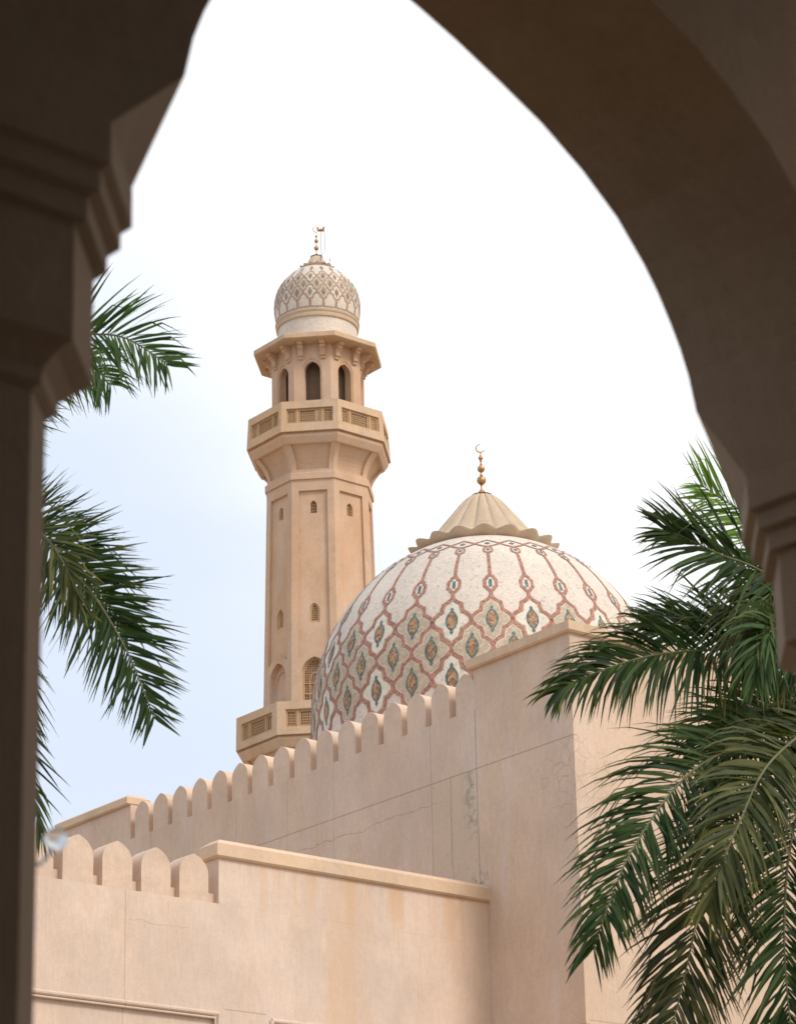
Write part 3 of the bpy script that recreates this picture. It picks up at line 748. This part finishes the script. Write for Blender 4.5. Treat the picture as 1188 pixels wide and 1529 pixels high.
for k in range(8):
    lattice_window(k, lambda h, f: arch_pts(h, 38.42, .20 - f * .5, 6, .4, 38.10 + f), .134, 38.10, 38.60, 3, 4, .07, apc, .02, .035)
    lattice_window(k, lambda h, f: arch_pts(h, 34.17, .33 - f * .5, 6, .4, 33.72 + f), .199, 33.72, 34.5, 5, 9, .06, apc, .014, .09)
    if k != 4:
        lattice_window(k, lambda h, f: arch_pts(h, 31.75, .58 - f * .5, 10, .42, 30.2 + f * .2), .489, 30.2, 32.33, 12, 24, .07, apc, .022, .10, 'arched_window')
        T = face_T(k, 0, ap_fn=lambda v: shaft_ap(v) - DEP - .045)
        mb = MB()
        mb.plate(arch_pts(.22, 31.45, .35, 8, .4, 30.2), [arch_pts(.185, 31.45, .31, 8, .4, 30.21)], T, .05)
        for v in (30.95, 31.35): mb.plate([(-.39, v - .018), (.39, v - .018), (.39, v + .018), (-.39, v + .018)], [], lambda a, b, c: T(a, b, c - .004), .04)
        for u in (-.2, .2): mb.plate([(u - .016, 30.2), (u + .016, 30.2), (u + .016, 31.45), (u - .016, 31.45)], [], lambda a, b, c: T(a, b, c - .006), .04)
        mb.build('window_tracery', M['lattice'], mina)
    else:
        T = face_T(k, 0, ap_fn=lambda v: shaft_ap(v) - DEP - .12)
        mb = MB(); mb.plate(arch_pts(.485, 31.75, .575, 10, .42, 30.2), [arch_pts(.36, 31.6, .45, 10, .42, 30.201)], T, .05)
        mb.plate(arch_pts(.365, 31.6, .455, 10, .42, 30.78), [], lambda a, b, c: T(a, b, c - .03), .05)
        mb.build('doorway', M['tower'], mina)
    # pointed hood over the arch, flush with the pilasters
    T = face_T(k, 0, ap_fn=lambda v: shaft_ap(v))
    hw_ = lambda v: shaft_ap(v) * T8 - .262
    o_ = [(-hw_(30.3), 30.2), (hw_(30.3), 30.2), (hw_(32.3), 32.32), (hw_(32.3) * .55, 32.50), (0, 32.68), (-hw_(32.3) * .55, 32.50), (-hw_(32.3), 32.32)]
    mb = MB(); mb.plate(o_, [arch_pts(.50, 31.75, .60, 10, .42, 30.201)], T, DEP + .002)
    mb.build('arch_hood', M['tower'], mina)
# flared corbels and balconies
def flare(levels, name):
    rings = [(z, r - .13) for z, r in levels]
    band(rings, name, M['tower'], mina)
    posts(levels, .165, .15, 'rib', M['tower'], mina, .20)
fl = [(39.74, 2.05), (39.85, 2.055), (39.98, 2.075), (40.12, 2.115), (40.27, 2.18), (40.42, 2.27), (40.56, 2.375), (40.68, 2.48), (40.79, 2.60)]
flare(fl, 'corbel')
band([(39.741, 2.07), (39.86, 2.072)], 'corbel_foot', M['tower'], mina)
band([(40.74, 2.60), (40.79, 2.64), (40.97, 2.76), (41.06, 2.79)], 'cornice', M['tower'], mina)
band([(41.061, 2.72), (41.149, 2.72)], 'shadow_joint', M['tower'], mina)
def balcony(Rb, Rt, z0, z1, hz0, hz1, hu, floor_in):
    apf = lambda v: (Rb + (Rt - Rb) * (v - z0) / (z1 - z0)) * C8
    b = MB()
    for k in range(8):
        T = face_T(k, 0, ap_fn=apf); h0, h1 = apf(z0) * T8, apf(z1) * T8
        b.plate([(-h0, z0), (h0, z0), (h1, z1), (-h1, z1)], [[(-hu, hz0), (hu, hz0), (hu, hz1), (-hu, hz1)]], T, .20)
    par = b.build('parapet', M['tower_worn'], mina)
    band([(z0 + .002, (Rb - .14)), (z0 + .16, Rb - .14)], 'balcony_floor', M['tower'], mina)
    for k in range(8):
        T = face_T(k, 0, ap_fn=lambda v: apf(v) - .09); w = hu - .001
        s = [(-w, -w * .56), (-w * .50, w * .50), (w * .56, w)]
        holes = []
        m_ = .075
        for (u0, u1) in s:
            a0, a1, c0, c1 = u0 + m_, u1 - m_, hz0 + .085, hz1 - .085
            holes.append([(a0, c0), (a1, c0), (a1, c1), (a0, c1)])
        mb = MB(); mb.plate([(-w, hz0 + .001), (w, hz0 + .001), (w, hz1 - .001), (-w, hz1 - .001)], holes, T, .035)
        # scalloped border beads round each screen
        for h in holes:
            (a0, c0), (a1, c1) = h[0], h[2]
            n = max(3, int((a1 - a0) / .075)); bd = .022
            for i in range(n):
                u = a0 + (a1 - a0) * (i + .5) / n
                for v in (c0 - .045, c1 + .045):
                    mb.plate([(u - bd, v - .014), (u + bd, v - .014), (u + bd, v + .014), (u - bd, v + .014)], [], lambda a, b_, c: T(a, b_, c + .012), .014)
            for u in (a0 - .008, a1 + .008):
                mb.plate([(u - .010, c0 - .01), (u + .010, c0 - .01), (u + .010, c1 + .01), (u - .010, c1 + .01)], [], lambda a, b_, c: T(a, b_, c + .015), .016)
            for v in (c0 - .008, c1 + .008):
                mb.plate([(a0, v - .010), (a1, v - .010), (a1, v + .010), (a0, v + .010)], [], lambda a, b_, c: T(a, b_, c + .015), .016)
        # ribs between the three screens
        for u in ((-w * .56 - w * .50) / 2, (w * .5 + w * .56) / 2):
            mb.plate([(u - .03, hz0 + .001), (u + .03, hz0 + .001), (u + .03, hz1 - .001), (u - .03, hz1 - .001)], [], lambda a, b_, c: T(a, b_, c + .04), .04)
        fo = mb.build('screen', M['lattice'], par)
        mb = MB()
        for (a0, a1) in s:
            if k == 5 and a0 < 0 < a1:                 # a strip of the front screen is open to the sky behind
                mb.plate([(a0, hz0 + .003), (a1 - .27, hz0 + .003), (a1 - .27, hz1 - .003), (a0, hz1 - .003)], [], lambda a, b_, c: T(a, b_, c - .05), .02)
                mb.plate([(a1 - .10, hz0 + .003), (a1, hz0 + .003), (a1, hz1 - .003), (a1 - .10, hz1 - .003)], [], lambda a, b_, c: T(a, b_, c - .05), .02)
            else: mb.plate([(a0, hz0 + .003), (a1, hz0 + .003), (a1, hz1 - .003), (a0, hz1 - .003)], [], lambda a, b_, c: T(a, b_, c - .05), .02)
        mb.build('painted_shade_panel', M['lattice_back'], par)  # added dark sheets, standing in for the shade seen through the lattice
        mb = MB(); bar = .022
        for h in holes:
            (a0, c0), (a1, c1) = h[0], h[2]; n = max(4, round((a1 - a0) / .085)); m2 = 5
            for i in range(1, n):
                u = a0 + (a1 - a0) * i / n
                mb.plate([(u - bar / 2, c0), (u + bar / 2, c0), (u + bar / 2, c1), (u - bar / 2, c1)], [], lambda a, b_, c: T(a, b_, c - .008), .02)
            for j in range(1, m2):
                v = c0 + (c1 - c0) * j / m2
                mb.plate([(a0, v - bar / 2), (a1, v - bar / 2), (a1, v + bar / 2), (a0, v + bar / 2)], [], lambda a, b_, c: T(a, b_, c - .010), .016)
        mb.build('grille', M['lattice'], par)
    return par
balcony(2.875, 2.80, 41.15, 42.41, 41.49, 42.10, .895, 2.0)
fl2 = [(27.2, 2.42), (27.5, 2.44), (27.8, 2.50), (28.1, 2.62), (28.35, 2.77), (28.55, 2.92), (28.72, 3.06)]
flare(fl2, 'corbel')
band([(28.68, 3.05), (28.72, 3.09), (28.94, 3.22), (29.02, 3.25)], 'cornice', M['tower_worn'], mina)
band([(29.021, 3.18), (29.099, 3.18)], 'shadow_joint', M['tower'], mina)
balcony(3.33, 3.31, 29.10, 30.36, 29.38, 30.05, .96, 2.4)
# belvedere with arched openings
b = MB(); RU = 1.86; apu = RU * C8; hwu = apu * T8
for k in range(8):
    T = face_T(k, apu)
    b.plate([(-hwu, 41.31), (hwu, 41.31), (hwu, 45.13), (-hwu, 45.13)], [arch_pts(.375, 44.10, .44, 10, .35, 42.6)], T, .38)
belv = b.build('belvedere', M['tower'], mina)
for k in range(8):
    T = face_T(k, apu - .03)
    mb = MB(); mb.plate(arch_pts(.374, 44.10, .438, 10, .35, 42.601), [arch_pts(.315, 44.05, .38, 10, .35, 42.602)], T, .10)
    mb.build('arch_trim', M['tower'], belv)
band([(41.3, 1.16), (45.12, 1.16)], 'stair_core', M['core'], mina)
def bracket_prof():
    return [(0, 0), (0.05, -.02), (.085, .02), (.085, .07), (.05, .10), (.10, .115), (.14, .15), (.15, .20), (.13, .24), (.13, .30), (.16, .36), (.21, .42), (.27, .45), (.30, .47), (.30, .55), (.27, .58), (.36, .60), (.40, .64), (.40, .74), (0, .74)]
for k in range(8):
    n = R(45 * k); nx, ny = math.cos(n), math.sin(n)
    for uc in (-.43, .43):
        mb = MB()
        def T(u, v, w): 
            uu = uc + w + .10
            return (MA + nx * (apu + u) - ny * uu, MBB + ny * (apu + u) + nx * uu, 44.50 + v * .85)
        mb.plate([(x, y) for x, y in bracket_prof()], [], T, .20)
        mb.build('bracket', M['tower'], belv)
band([(45.131, 2.50), (45.16, 2.575), (45.34, 2.575), (45.36, 2.55)], 'eave', M['tower_worn'], mina)
band([(45.361, 1.98), (45.56, 1.98), (45.58, 1.94)], 'plinth', M['tower_worn'], mina)
# small dome
sd = MB(); sd.k = WH
SZ, SR, SB = 47.42, 1.69, 1.74
prof = [(1.54, 45.5), (1.545, 46.0), (1.555, 46.40)]
sd.lathe(prof, 96, MA, MBB, (True, False)); 
def sr(lat):                                      # slightly bulbous: fuller below the equator
    c = math.cos(R(lat)); return SR * (c if lat > 0 else c ** .62)
sd.lathe([(sr(a), SZ + SB * math.sin(R(a))) for a in range(-24, 74, 2)], 120, MA, MBB, (True, True))
def S_small(lon, lat, off):
    lo = R(lon) - AZ; r = sr(lat) + off
    return (MA + r * math.cos(lo), MBB + r * math.sin(lo), SZ + (SB + off) * math.sin(R(lat)))
NS = 20; PU2, PV2 = 18.0, 12.2; AX2, AY2 = R(PU2) * SR, R(PV2) * SR
R1 = 23.6; rows2 = [R1, R1 - PV2, R1 - 2 * PV2]
for i in range(NS):
    for r_, la in enumerate(rows2):
        lon = -97.6 + PU2 * (i + (0.5 if r_ == 1 else 0)); white = (r_ != 1) and (i % 2 == 0)
        out = cell_outline(0)
        fill(sd, S_small, lon, la, PU2, PV2, inset_loop(out, .014, AX2, AY2), .006, IV if not white else TN)
        fill(sd, S_small, lon, la, PU2, PV2, inset_loop(out, .034, AX2, AY2), .010, TN if not white else IV)
        if r_ != 1: ribbon(sd, S_small, out, .040, AX2, AY2, .014, RD, True, lon, la, PU2, PV2)
        ogee_motif(sd, S_small, lon, la, PU2, PV2, AX2, AY2, .95, .013, .018, TL, OC)
    lon = -97.6 + PU2 * i; AYd = AY2 / PV2
    def rb(pts, w=.03, closed=False, m=RD, off=.014): ribbon(sd, S_small, pts, w, AX2, AYd, off, m, closed, lon, 0, PU2, 1)
    lowtip = rows2[2] - PV2
    rb([(-.045, lowtip + 1), (-.045, -21.2)]); rb([(.045, lowtip + 1), (.045, -21.2)])
    rb([(.045, -21.2), (.25, -21.2), (.5, -21.2), (.75, -21.2), (.955, -21.2)], .035)
    tt = rows2[0] + PV2
    rb([(0, tt), (0, tt + 2), (.12, tt + 4), (.12, tt + 11), (0, tt + 14)]); rb([(0, tt + 2), (-.12, tt + 4), (-.12, tt + 11), (0, tt + 14)])
    rb([(0, tt + 4), (0, tt + 11)], .05, False, TL)
sd_o = sd.build('dome_shell', [M[n] for n in ('white_mosaic', 'soft_ivory_mosaic', 'soft_tan_mosaic', 'soft_red_mosaic', 'teal_mosaic', 'ochre_mosaic')], mina)
mb = MB(); mb.lathe([(1.555, 46.40), (1.615, 46.42), (1.63, 46.50), (1.615, 46.58), (1.635, 46.60), (1.66, 46.655), (1.655, 46.70), (1.6, 46.72)], 96, MA, MBB)
mb.build('dome_ring', M['cap_stone'], mina, smooth='auto')
sp = [(.74, 1.74), (.70, 1.71), (.64, 1.70), (.56, 1.74), (.47, 1.83), (.39, 1.95), (.32, 2.08), (.26, 2.19), (.225, 2.24), (.1, 2.25), (.01, 2.25)]
fluted_cap((MA, MBB, SZ), sp, 16, 0, .018, .12, 8, .38).build('cap', M['cap_stone'], mina, smooth=True)
fs2 = [(.10, 2.26), (.05, 2.36), (.022, 2.44), (.022, 2.53)] + ball(2.655, .098, .022) + [(.02, 2.80), (.02, 2.88)] + ball(2.962, .078, .02) + [(.018, 3.06)] + ball(3.17, .048, .016) + [(.012, 3.24), (.010, 3.36)]
finial((MA, MBB, SZ), fs2, [(.235, 2.245), (.25, 2.26), (.235, 2.275), (.1, 2.30)], M['brass'], mina, 1.0, (3.49, .125, .017))
# lamp on a thin mast beside the finial
rx, ry = CA, -SA                                  # world +x in wall coordinates
def mpt(dx, dy, z): return (MA + rx * dx + SA * dy, MBB + ry * dx + CA * dy, SZ + z)
mast = thing('lamp_mast', 'thin mast with a twin brown floodlight and loose cables beside the minaret finial', 'floodlight', MOSQ, mpt(.20, -.18, 2.0))
mb = MB(); mb.tube([mpt(.20, -.18, 1.9), mpt(.19, -.18, 3.30)], .017, 8); mb.build('pole', M['metal_grey'], mast)
mb = MB()
mb.tube([mpt(.07, -.18, 3.36), mpt(.31, -.18, 3.36)], .062, 10); mb.tube([mpt(.09, -.2, 3.35), mpt(.06, -.24, 3.47)], [.055, .035], 8); mb.tube([mpt(.29, -.2, 3.35), mpt(.315, -.24, 3.47)], [.055, .035], 8)
mb.build('floodlight', M['brass'], mast)
mb = MB(); mb.tube([mpt(.32, -.18, 3.34), mpt(.345, -.18, 3.1), mpt(.345, -.2, 2.7), mpt(.34, -.2, 2.45), mpt(.27, -.24, 2.3), mpt(.22, -.3, 2.2), mpt(.20, -.40, 2.05)], .012, 6)
mb.build('cable', M['cable'], mast)
mb = MB(); mb.tube([mpt(.20, -.42, 2.15), mpt(.19, -.66, 1.75), mpt(.21, -.80, 1.62), mpt(.30, -.86, 1.56), mpt(.42, -.86, 1.53), mpt(.52, -.8, 1.6), mpt(.56, -.72, 1.72), mpt(.53, -.68, 1.86)], .014, 6)
mb.build('cable', M['cable_dark'], mast)

# ------------------------------------------------------------------ arcade the photograph was taken from
AL = R(42); PX = (-0.8976, 7.667)
ARC = Frame((PX[0], PX[1], EYE), AL)               # origin: right side of the left pillar's neck
arc = thing('arcade', 'dark shaded arcade with a wide pointed arch on octagonal pillars, framing the view', 'arcade', ARC, (-.4, .16, GZ))
HX, HY = .56, .40; PITCHX = 4.304; YC = .16
def oct_xy(cx, hx, hy, leg):
    return [(cx + hx, YC - hy + leg), (cx + hx, YC + hy - leg), (cx + hx - leg, YC + hy), (cx - hx + leg, YC + hy), (cx - hx, YC + hy - leg), (cx - hx, YC - hy + leg), (cx - hx + leg, YC - hy), (cx + hx - leg, YC - hy)]
ks = range(-2, 2)
def pr(levels, cx):
    mb = MB(); mb.loft([[(x, y, z) for x, y in oct_xy(cx, hx, hy, lg)] for z, hx, hy, lg in levels]); return mb
L_ = .6
shaft_lv = [(GZ, .33, .33, .19), (GZ + .35, .33, .33, .19), (GZ + .42, .27, .27, .16), (3.27, .27, .27, .16)]
cap_lv = [(3.27, .272, .272, .161), (3.29, .30, .30, .178), (3.33, .305, .305, .18), (3.37, .345, .345, .205), (3.40, .40, .40, .24), (3.765, .40, .40, .24), (3.775, .435, .435, .255), (3.845, .435, .435, .255), (3.86, .472, .472, .275), (3.925, .472, .472, .275), (3.94, .505, .505, .295), (4.07, .505, .505, .295)]
imp_lv = [(4.07, .503, .50, .295), (4.40, HX, HY, .002)]
for k in ks:
    cx = -.4 + PITCHX * k
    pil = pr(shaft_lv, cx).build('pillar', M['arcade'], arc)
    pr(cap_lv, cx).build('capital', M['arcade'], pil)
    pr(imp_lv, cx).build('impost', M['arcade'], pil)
ap_ = [(1.592, 4.40), (1.557, 4.55), (1.515, 4.66), (1.468, 4.755), (1.40, 4.875), (1.33, 4.975), (1.187, 5.137), (1.00, 5.285), (.78, 5.42), (.558, 5.523), (.331, 5.622), (.15, 5.69), (0, 5.74)]
x0, x1 = -.4 + PITCHX * ks[0] - HX, -.4 + PITCHX * ks[-1] + HX
out = [(x0, 4.40)]
for k in list(ks)[:-1]:
    c = -.4 + PITCHX * (k + .5)
    out += [(c - x, z) for x, z in ap_] + [(c + x, z) for x, z in reversed(ap_[:-1])]
out += [(x1, 4.40), (x1, 6.9), (x0, 6.9)]
mb = MB(); mb.plate(out, [], lambda u, v, w: (u, YC - HY - w, v), 2 * HY)
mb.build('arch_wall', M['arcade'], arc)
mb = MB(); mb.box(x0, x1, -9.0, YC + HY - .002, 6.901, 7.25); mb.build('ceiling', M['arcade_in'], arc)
mb = MB(); mb.box(x0, x1 + 3.2, -9.0, -8.6, GZ, 7.25);  # runs on past the right end, out of view, added to block the sun
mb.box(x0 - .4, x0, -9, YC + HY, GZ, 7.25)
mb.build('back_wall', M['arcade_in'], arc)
mb = MB(); mb.box(x0 - .4, x1 + .4, -9.0, 1.0, GZ - .1, GZ + .008)
tag(mb.build('arcade_floor', M['floor'], None, ARC, (0, 0, 0)), 'dull stone floor of the shaded arcade', None, None, 'structure')
# small globe light fixed to the outer side of the left pillar
gp = ARC
gl = thing('globe_light', 'small out-of-focus white glass globe light at the dark left pillar', 'lamp', ARC, (-.30, .62, 2.0))
mb = MB(); mb.sphere((.135, .34, 2.095), .036, 24, 14); gb = mb.build('globe', M['globe'], gl, smooth=True)
mb = MB(); mb.tube([(-.17, .16, 2.03), (-.06, .24, 1.99), (.06, .31, 2.0), (.125, .338, 2.063)], .006, 8); mb.build('arm', M['metal_grey'], gl)

# ------------------------------------------------------------------ palms
def catmull(P, n):
    P = [Vector(p) for p in P]; Q = [P[0] * 2 - P[1]] + P + [P[-1] * 2 - P[-2]]; out = []
    segs = len(P) - 1
    for i in range(n + 1):
        s = i / n * segs; j = min(int(s), segs - 1); t = s - j
        a, b, c, d = Q[j], Q[j + 1], Q[j + 2], Q[j + 3]
        out.append(0.5 * ((2 * b) + (c - a) * t + (2 * a - 5 * b + 4 * c - d) * t * t + (3 * b - a - 3 * c + d) * t ** 3))
    return out
def frond(parent, ctrl, N, length=1.0, n=60, mat='leaf_mid', droop=.35, ang=(62, 22), start=.12, up=.25, width=.036, seed=1, rr=.022, jit=.10, side_len=(1, 1), rmat='rachis'):
    r = random.Random(seed)
    path = catmull(ctrl, 90); tot = [0]
    for a, b in zip(path[:-1], path[1:]): tot.append(tot[-1] + (b - a).length)
    Ltot = tot[-1]
    def pos(s):
        d = s * Ltot
        for i in range(len(tot) - 1):
            if tot[i + 1] >= d:
                k = (d - tot[i]) / max(1e-6, tot[i + 1] - tot[i]); return path[i].lerp(path[i + 1], k), (path[i + 1] - path[i]).normalized()
        return path[-1], (path[-1] - path[-2]).normalized()
    b0 = P_(parent)
    mb = MB(); pts = [pos(i / 28)[0] for i in range(29)]
    mb.tube(pts, [rr * (1 - .85 * (i / 28)) + .003 for i in range(29)], 6)
    fo = mb.build('frond', M[rmat], parent, smooth=True)
    mb = MB(); N = Vector(N).normalized()
    G_ = Vector((0, 0, -1))
    for i in range(n):
        s = start + (1 - start) * (i / (n - 1)) ** .95
        for sd in (-1, 1):
            s2 = min(1, s + r.uniform(-.4, .4) / n)
            p, t = pos(s2); side = t.cross(N).normalized() * sd; nn = side.cross(t).normalized() * sd
            k = (s2 - start) / (1 - start)
            prof = (0.66 + .34 * math.sin(math.pi * min(1, k * 1.5 + .08) * .5)) * (1 - .62 * max(0, (k - .55) / .45) ** 1.5)
            ln = length * prof * r.uniform(.84, 1.10) * side_len[0 if sd < 0 else 1]
            a = R(ang[0] + (ang[1] - ang[0]) * k + r.gauss(0, 7))
            lift = up + r.gauss(0, jit)
            d = (t * math.cos(a) + side * math.sin(a) + nn * lift).normalized()
            segs = 5; q = p.copy(); w0 = width * r.uniform(.8, 1.2)
            wv = d.cross(nn).normalized()
            roll = r.uniform(-.9, .9); wv = (wv * math.cos(roll) + d.cross(wv) * math.sin(roll)).normalized()
            col = r.random(); dr = droop * r.uniform(.6, 1.5)
            base = len(mb.v)
            kink = r.random() < .14
            for j in range(segs + 1):
                u = j / segs
                wd = w0 * (1.0 if 0 < j < segs else .5) * (1 - u ** 2.2) + .002
                if j == 0: wd = w0 * .4
                mb.v.append(tuple(q - wv * wd / 2)); mb.v.append(tuple(q + wv * wd / 2))
                mb.at += [(col, u, 0), (col, u, 0)]
                dd = (d + G_ * dr * (u ** 1.5) * 1.6 + (G_ * .8 if kink and u > .5 else Vector((0, 0, 0)))).normalized()
                q = q + dd * ln / segs
            for j in range(segs):
                mb.f.append([base + 2 * j, base + 2 * j + 1, base + 2 * j + 3, base + 2 * j + 2]); mb.mi.append(0)
    lo = mb.build('leaflets', M[mat], fo)
    return fo
def palm(name, label, top, crown_h):
    o = thing(name, label, 'palm tree', PLAIN, (top.x, top.y, 0))
    mb = MB(); H = top.z; n = 40; rings = []
    for i in range(n + 1):
        t = i / n; z = H * t; r_ = .21 - .07 * t + (.10 * (1 - t) ** 8) + .012 * math.sin(i * 2.4)
        rings.append([(top.x + (.25 * math.sin(t * 2.2) - .25 * math.sin(2.2)) + r_ * math.cos(2 * math.pi * k / 16), top.y + r_ * math.sin(2 * math.pi * k / 16), z) for k in range(16)])
    mb.loft(rings); mb.build('trunk', M['trunk'], o, smooth=True)
    mb = MB(); mb.lathe([(.15, H - .1), (.22, H + .1), (.24, H + .5), (.20, H + .9), (.10, H + crown_h)], 16, top.x, top.y, (True, True)); mb.build('crown_base', M['crownshaft'], o, smooth=True)
    return o
def A(pts): return [at(*p) for p in pts]
# right-hand palm
YR = 30.0
topR = at(1245, 1120, YR)
pr_ = palm('palm_tree', 'tall feathery palm with many drooping fronds before the bright hall wall', topR, 1.3)
# fronds: (control pixels + distance, plane normal, length, n, material, droop, angles)
FR = [
 ([(1245, 985, 30), (1215, 900, 29.8), (1165, 815, 29.5), (1112, 768, 29.2), (1072, 742, 29), (1046, 724, 28.8)], (.1, -1, .25), .95, 60, 'leaf_bright', .16, (60, 26), .15, .1),
 ([(1245, 1010, 30), (1200, 905, 29.2), (1134, 852, 28.6), (1075, 828, 28.2), (1020, 802, 28), (992, 792, 27.9)], (-.1, -1, .35), .95, 58, 'leaf_dark', .30, (66, 16), .2, .05),
 ([(1245, 1030, 30), (1170, 972, 29.4), (1089, 969, 28.9), (972, 979, 28.3), (880, 1008, 28), (835, 1030, 27.9)], (0, -.75, .65), .92, 92, 'leaf_dark', .75, (66, 22), .10, .18),
 ([(1245, 1020, 30), (1180, 950, 30.3), (1100, 940, 30.4), (1020, 935, 30.5), (965, 930, 30.6)], (0, -.6, .8), .75, 50, 'leaf_dark', .35, (60, 18), .2, .2),
 ([(1245, 980, 30), (1190, 892, 29.3), (1148, 888, 28.8), (1122, 925, 28.5), (1110, 985, 28.4)], (-.2, -1, .2), .95, 44, 'leaf_old', .75, (40, 10), .35, .1),
 ([(1245, 1050, 30), (1188, 1086, 29), (1110, 1108, 28.4), (1020, 1163, 27.8), (941, 1273, 27.4), (900, 1373, 27.2), (886, 1415, 27.2)], (-.25, -.85, .45), .92, 120, 'leaf_dark', .72, (68, 34), .06, .08),
 ([(1245, 1060, 30), (1190, 1100, 28.6), (1140, 1150, 27.8), (1103, 1229, 27.2), (1072, 1304, 27), (1060, 1350, 27)], (-.15, -1, .3), .88, 90, 'leaf_old', .70, (66, 30), .10, .08),
 ([(1245, 1070, 30), (1165, 1130, 29.2), (1095, 1220, 28.8), (1050, 1330, 28.5), (1028, 1428, 28.4), (1004, 1529, 28.3), (990, 1590, 28.3)], (-.1, -1, .15), .90, 96, 'leaf_mixed', .50, (56, 34), .2, .04),
 ([(1245, 1070, 30), (1205, 1160, 29), (1178, 1270, 28.6), (1170, 1370, 28.5), (1172, 1450, 28.4), (1182, 1560, 28.4), (1190, 1610, 28.4)], (.05, -1, .1), .88, 96, 'leaf_dark', .50, (58, 34), .15, .04),
 ([(1245, 1045, 30), (1190, 1045, 30.4), (1130, 1062, 30.6), (1080, 1095, 30.8), (1050, 1130, 30.9)], (0, -.7, .7), .80, 52, 'leaf_dark', .45, (64, 20), .15, .15),
 ([(1245, 1000, 30), (1225, 920, 29.5), (1180, 850, 29.4), (1150, 830, 29.3)], (.1, -1, .3), .85, 40, 'leaf_mid', .45, (60, 18), .2, .1),
 ([(1245, 1020, 30), (1210, 960, 29), (1170, 935, 28.6), (1140, 955, 28.2), (1130, 1010, 28.1)], (-.1, -1, .3), .80, 46, 'leaf_mid', .6, (50, 16), .2, .1),
 ([(1245, 990, 30), (1290, 880, 30), (1350, 820, 30), (1430, 830, 30), (1500, 900, 30)], (0, -.6, .8), .90, 54, 'leaf_mid', .4, (64, 18), .12, .15),
 ([(1245, 1040, 30), (1320, 1010, 29), (1410, 1050, 28.4), (1500, 1160, 28), (1540, 1280, 28)], (.2, -.8, .6), .90, 60, 'leaf_dark', .45, (66, 24), .1, .1),
 ([(1245, 1060, 30), (1290, 1120, 28.8), (1320, 1230, 28.2), (1335, 1380, 28), (1335, 1500, 28)], (.1, -1, .2), .85, 64, 'leaf_old', .35, (62, 30), .1, .05),
 ([(1245, 1010, 30), (1270, 930, 31.5), (1300, 900, 33), (1340, 950, 34.2), (1360, 1040, 34.8)], (.3, .3, 1), .9, 50, 'leaf_mid', .4, (64, 20), .12, .1),
 ([(1245, 1010, 30), (1230, 950, 31.5), (1200, 930, 33), (1180, 980, 34), (1170, 1050, 34.5)], (-.2, .3, 1), .85, 50, 'leaf_dark', .4, (64, 20), .12, .1),
]
for i, (c_, N_, ln, n_, mt, dr, ag, st, up_) in enumerate(FR):
    frond(pr_, A(c_), (N_[0], -1, N_[2] * .35 - .1) if N_[1] < 0 else N_, ln * 1.22, int(n_ * (1.15 if i == 0 else 1.55)), mt, dr, ag, st, up_, seed=100 + i, width=.040 if i != 0 else .028)
# left-hand palm, trunk hidden behind the pillar
YL = 28.0
topL = at(-75, 880, YL)
pl_ = palm('palm_tree', 'green palm with arching fronds reaching out from behind the dark left pillar', topL, 1.3)
FL = [
 ([(-75, 770, 28.5), (-30, 620, 28.2), (20, 555, 28), (80, 532, 27.9), (135, 545, 27.9), (165, 575, 27.9)], (.05, -.8, .55), .74, 66, 'leaf_mid', .75, (70, 40), .12, .0),
 ([(-75, 770, 28), (-20, 640, 27.6), (40, 540, 27.2), (95, 503, 27), (142, 499, 26.9), (183, 503, 26.8), (225, 526, 26.8), (250, 545, 26.8)], (.05, -.8, .55), .74, 84, 'leaf_mid', .22, (74, 40), .12, .05),
 ([(-75, 800, 28), (-10, 785, 27.4), (60, 800, 27), (132, 878, 26.7), (186, 965, 26.6), (218, 1040, 26.6), (230, 1072, 26.6)], (-.1, -.9, .4), .70, 104, 'leaf_dark', .12, (66, 36), .12, .05),
 ([(-75, 790, 28.3), (-20, 775, 28.0), (40, 785, 27.8), (100, 832, 27.6), (155, 890, 27.5), (190, 945, 27.5)], (-.1, -.9, .4), .66, 80, 'leaf_dark', .18, (62, 34), .12, .05),
 ([(-75, 790, 28), (-10, 770, 26.8), (50, 785, 26.2), (95, 840, 26), (122, 905, 26)], (-.1, -.95, .3), .62, 62, 'leaf_old', .15, (64, 20), .15, .05),
 ([(-75, 830, 28), (-30, 920, 27.3), (5, 1020, 27), (30, 1110, 26.9), (50, 1190, 26.9), (64, 1245, 26.9)], (-.2, -1, .15), .62, 34, 'leaf_dark', .12, (36, 14), .2, .05),
 ([(-75, 830, 28), (-25, 890, 28.6), (10, 960, 29), (28, 1030, 29.2), (40, 1080, 29.2)], (-.2, -1, .2), .66, 26, 'leaf_mid', .35, (34, 12), .3, .05),
 ([(-75, 790, 28), (-160, 690, 28), (-260, 650, 28), (-350, 700, 28), (-400, 800, 28)], (0, -.6, .8), .8, 54, 'leaf_mid', .4, (64, 20), .12, .1),
 ([(-75, 830, 28), (-170, 850, 27), (-250, 950, 26.5), (-290, 1090, 26.3)], (0, -.9, .5), .8, 54, 'leaf_dark', .4, (64, 20), .12, .1),
 ([(-75, 800, 28), (-120, 740, 30), (-160, 760, 31.5), (-190, 850, 32.3)], (0, .3, 1), .8, 46, 'leaf_mid', .4, (64, 20), .12, .1),
]
for i, (c_, N_, ln, n_, mt, dr, ag, st, up_) in enumerate(FL):
    frond(pl_, A(c_), (N_[0], -1, N_[2] * .3 - .1) if N_[1] < 0 else N_, ln * 1.25, int(n_ * 1.3), mt, dr, ag, st, up_, seed=300 + i, width=.032)
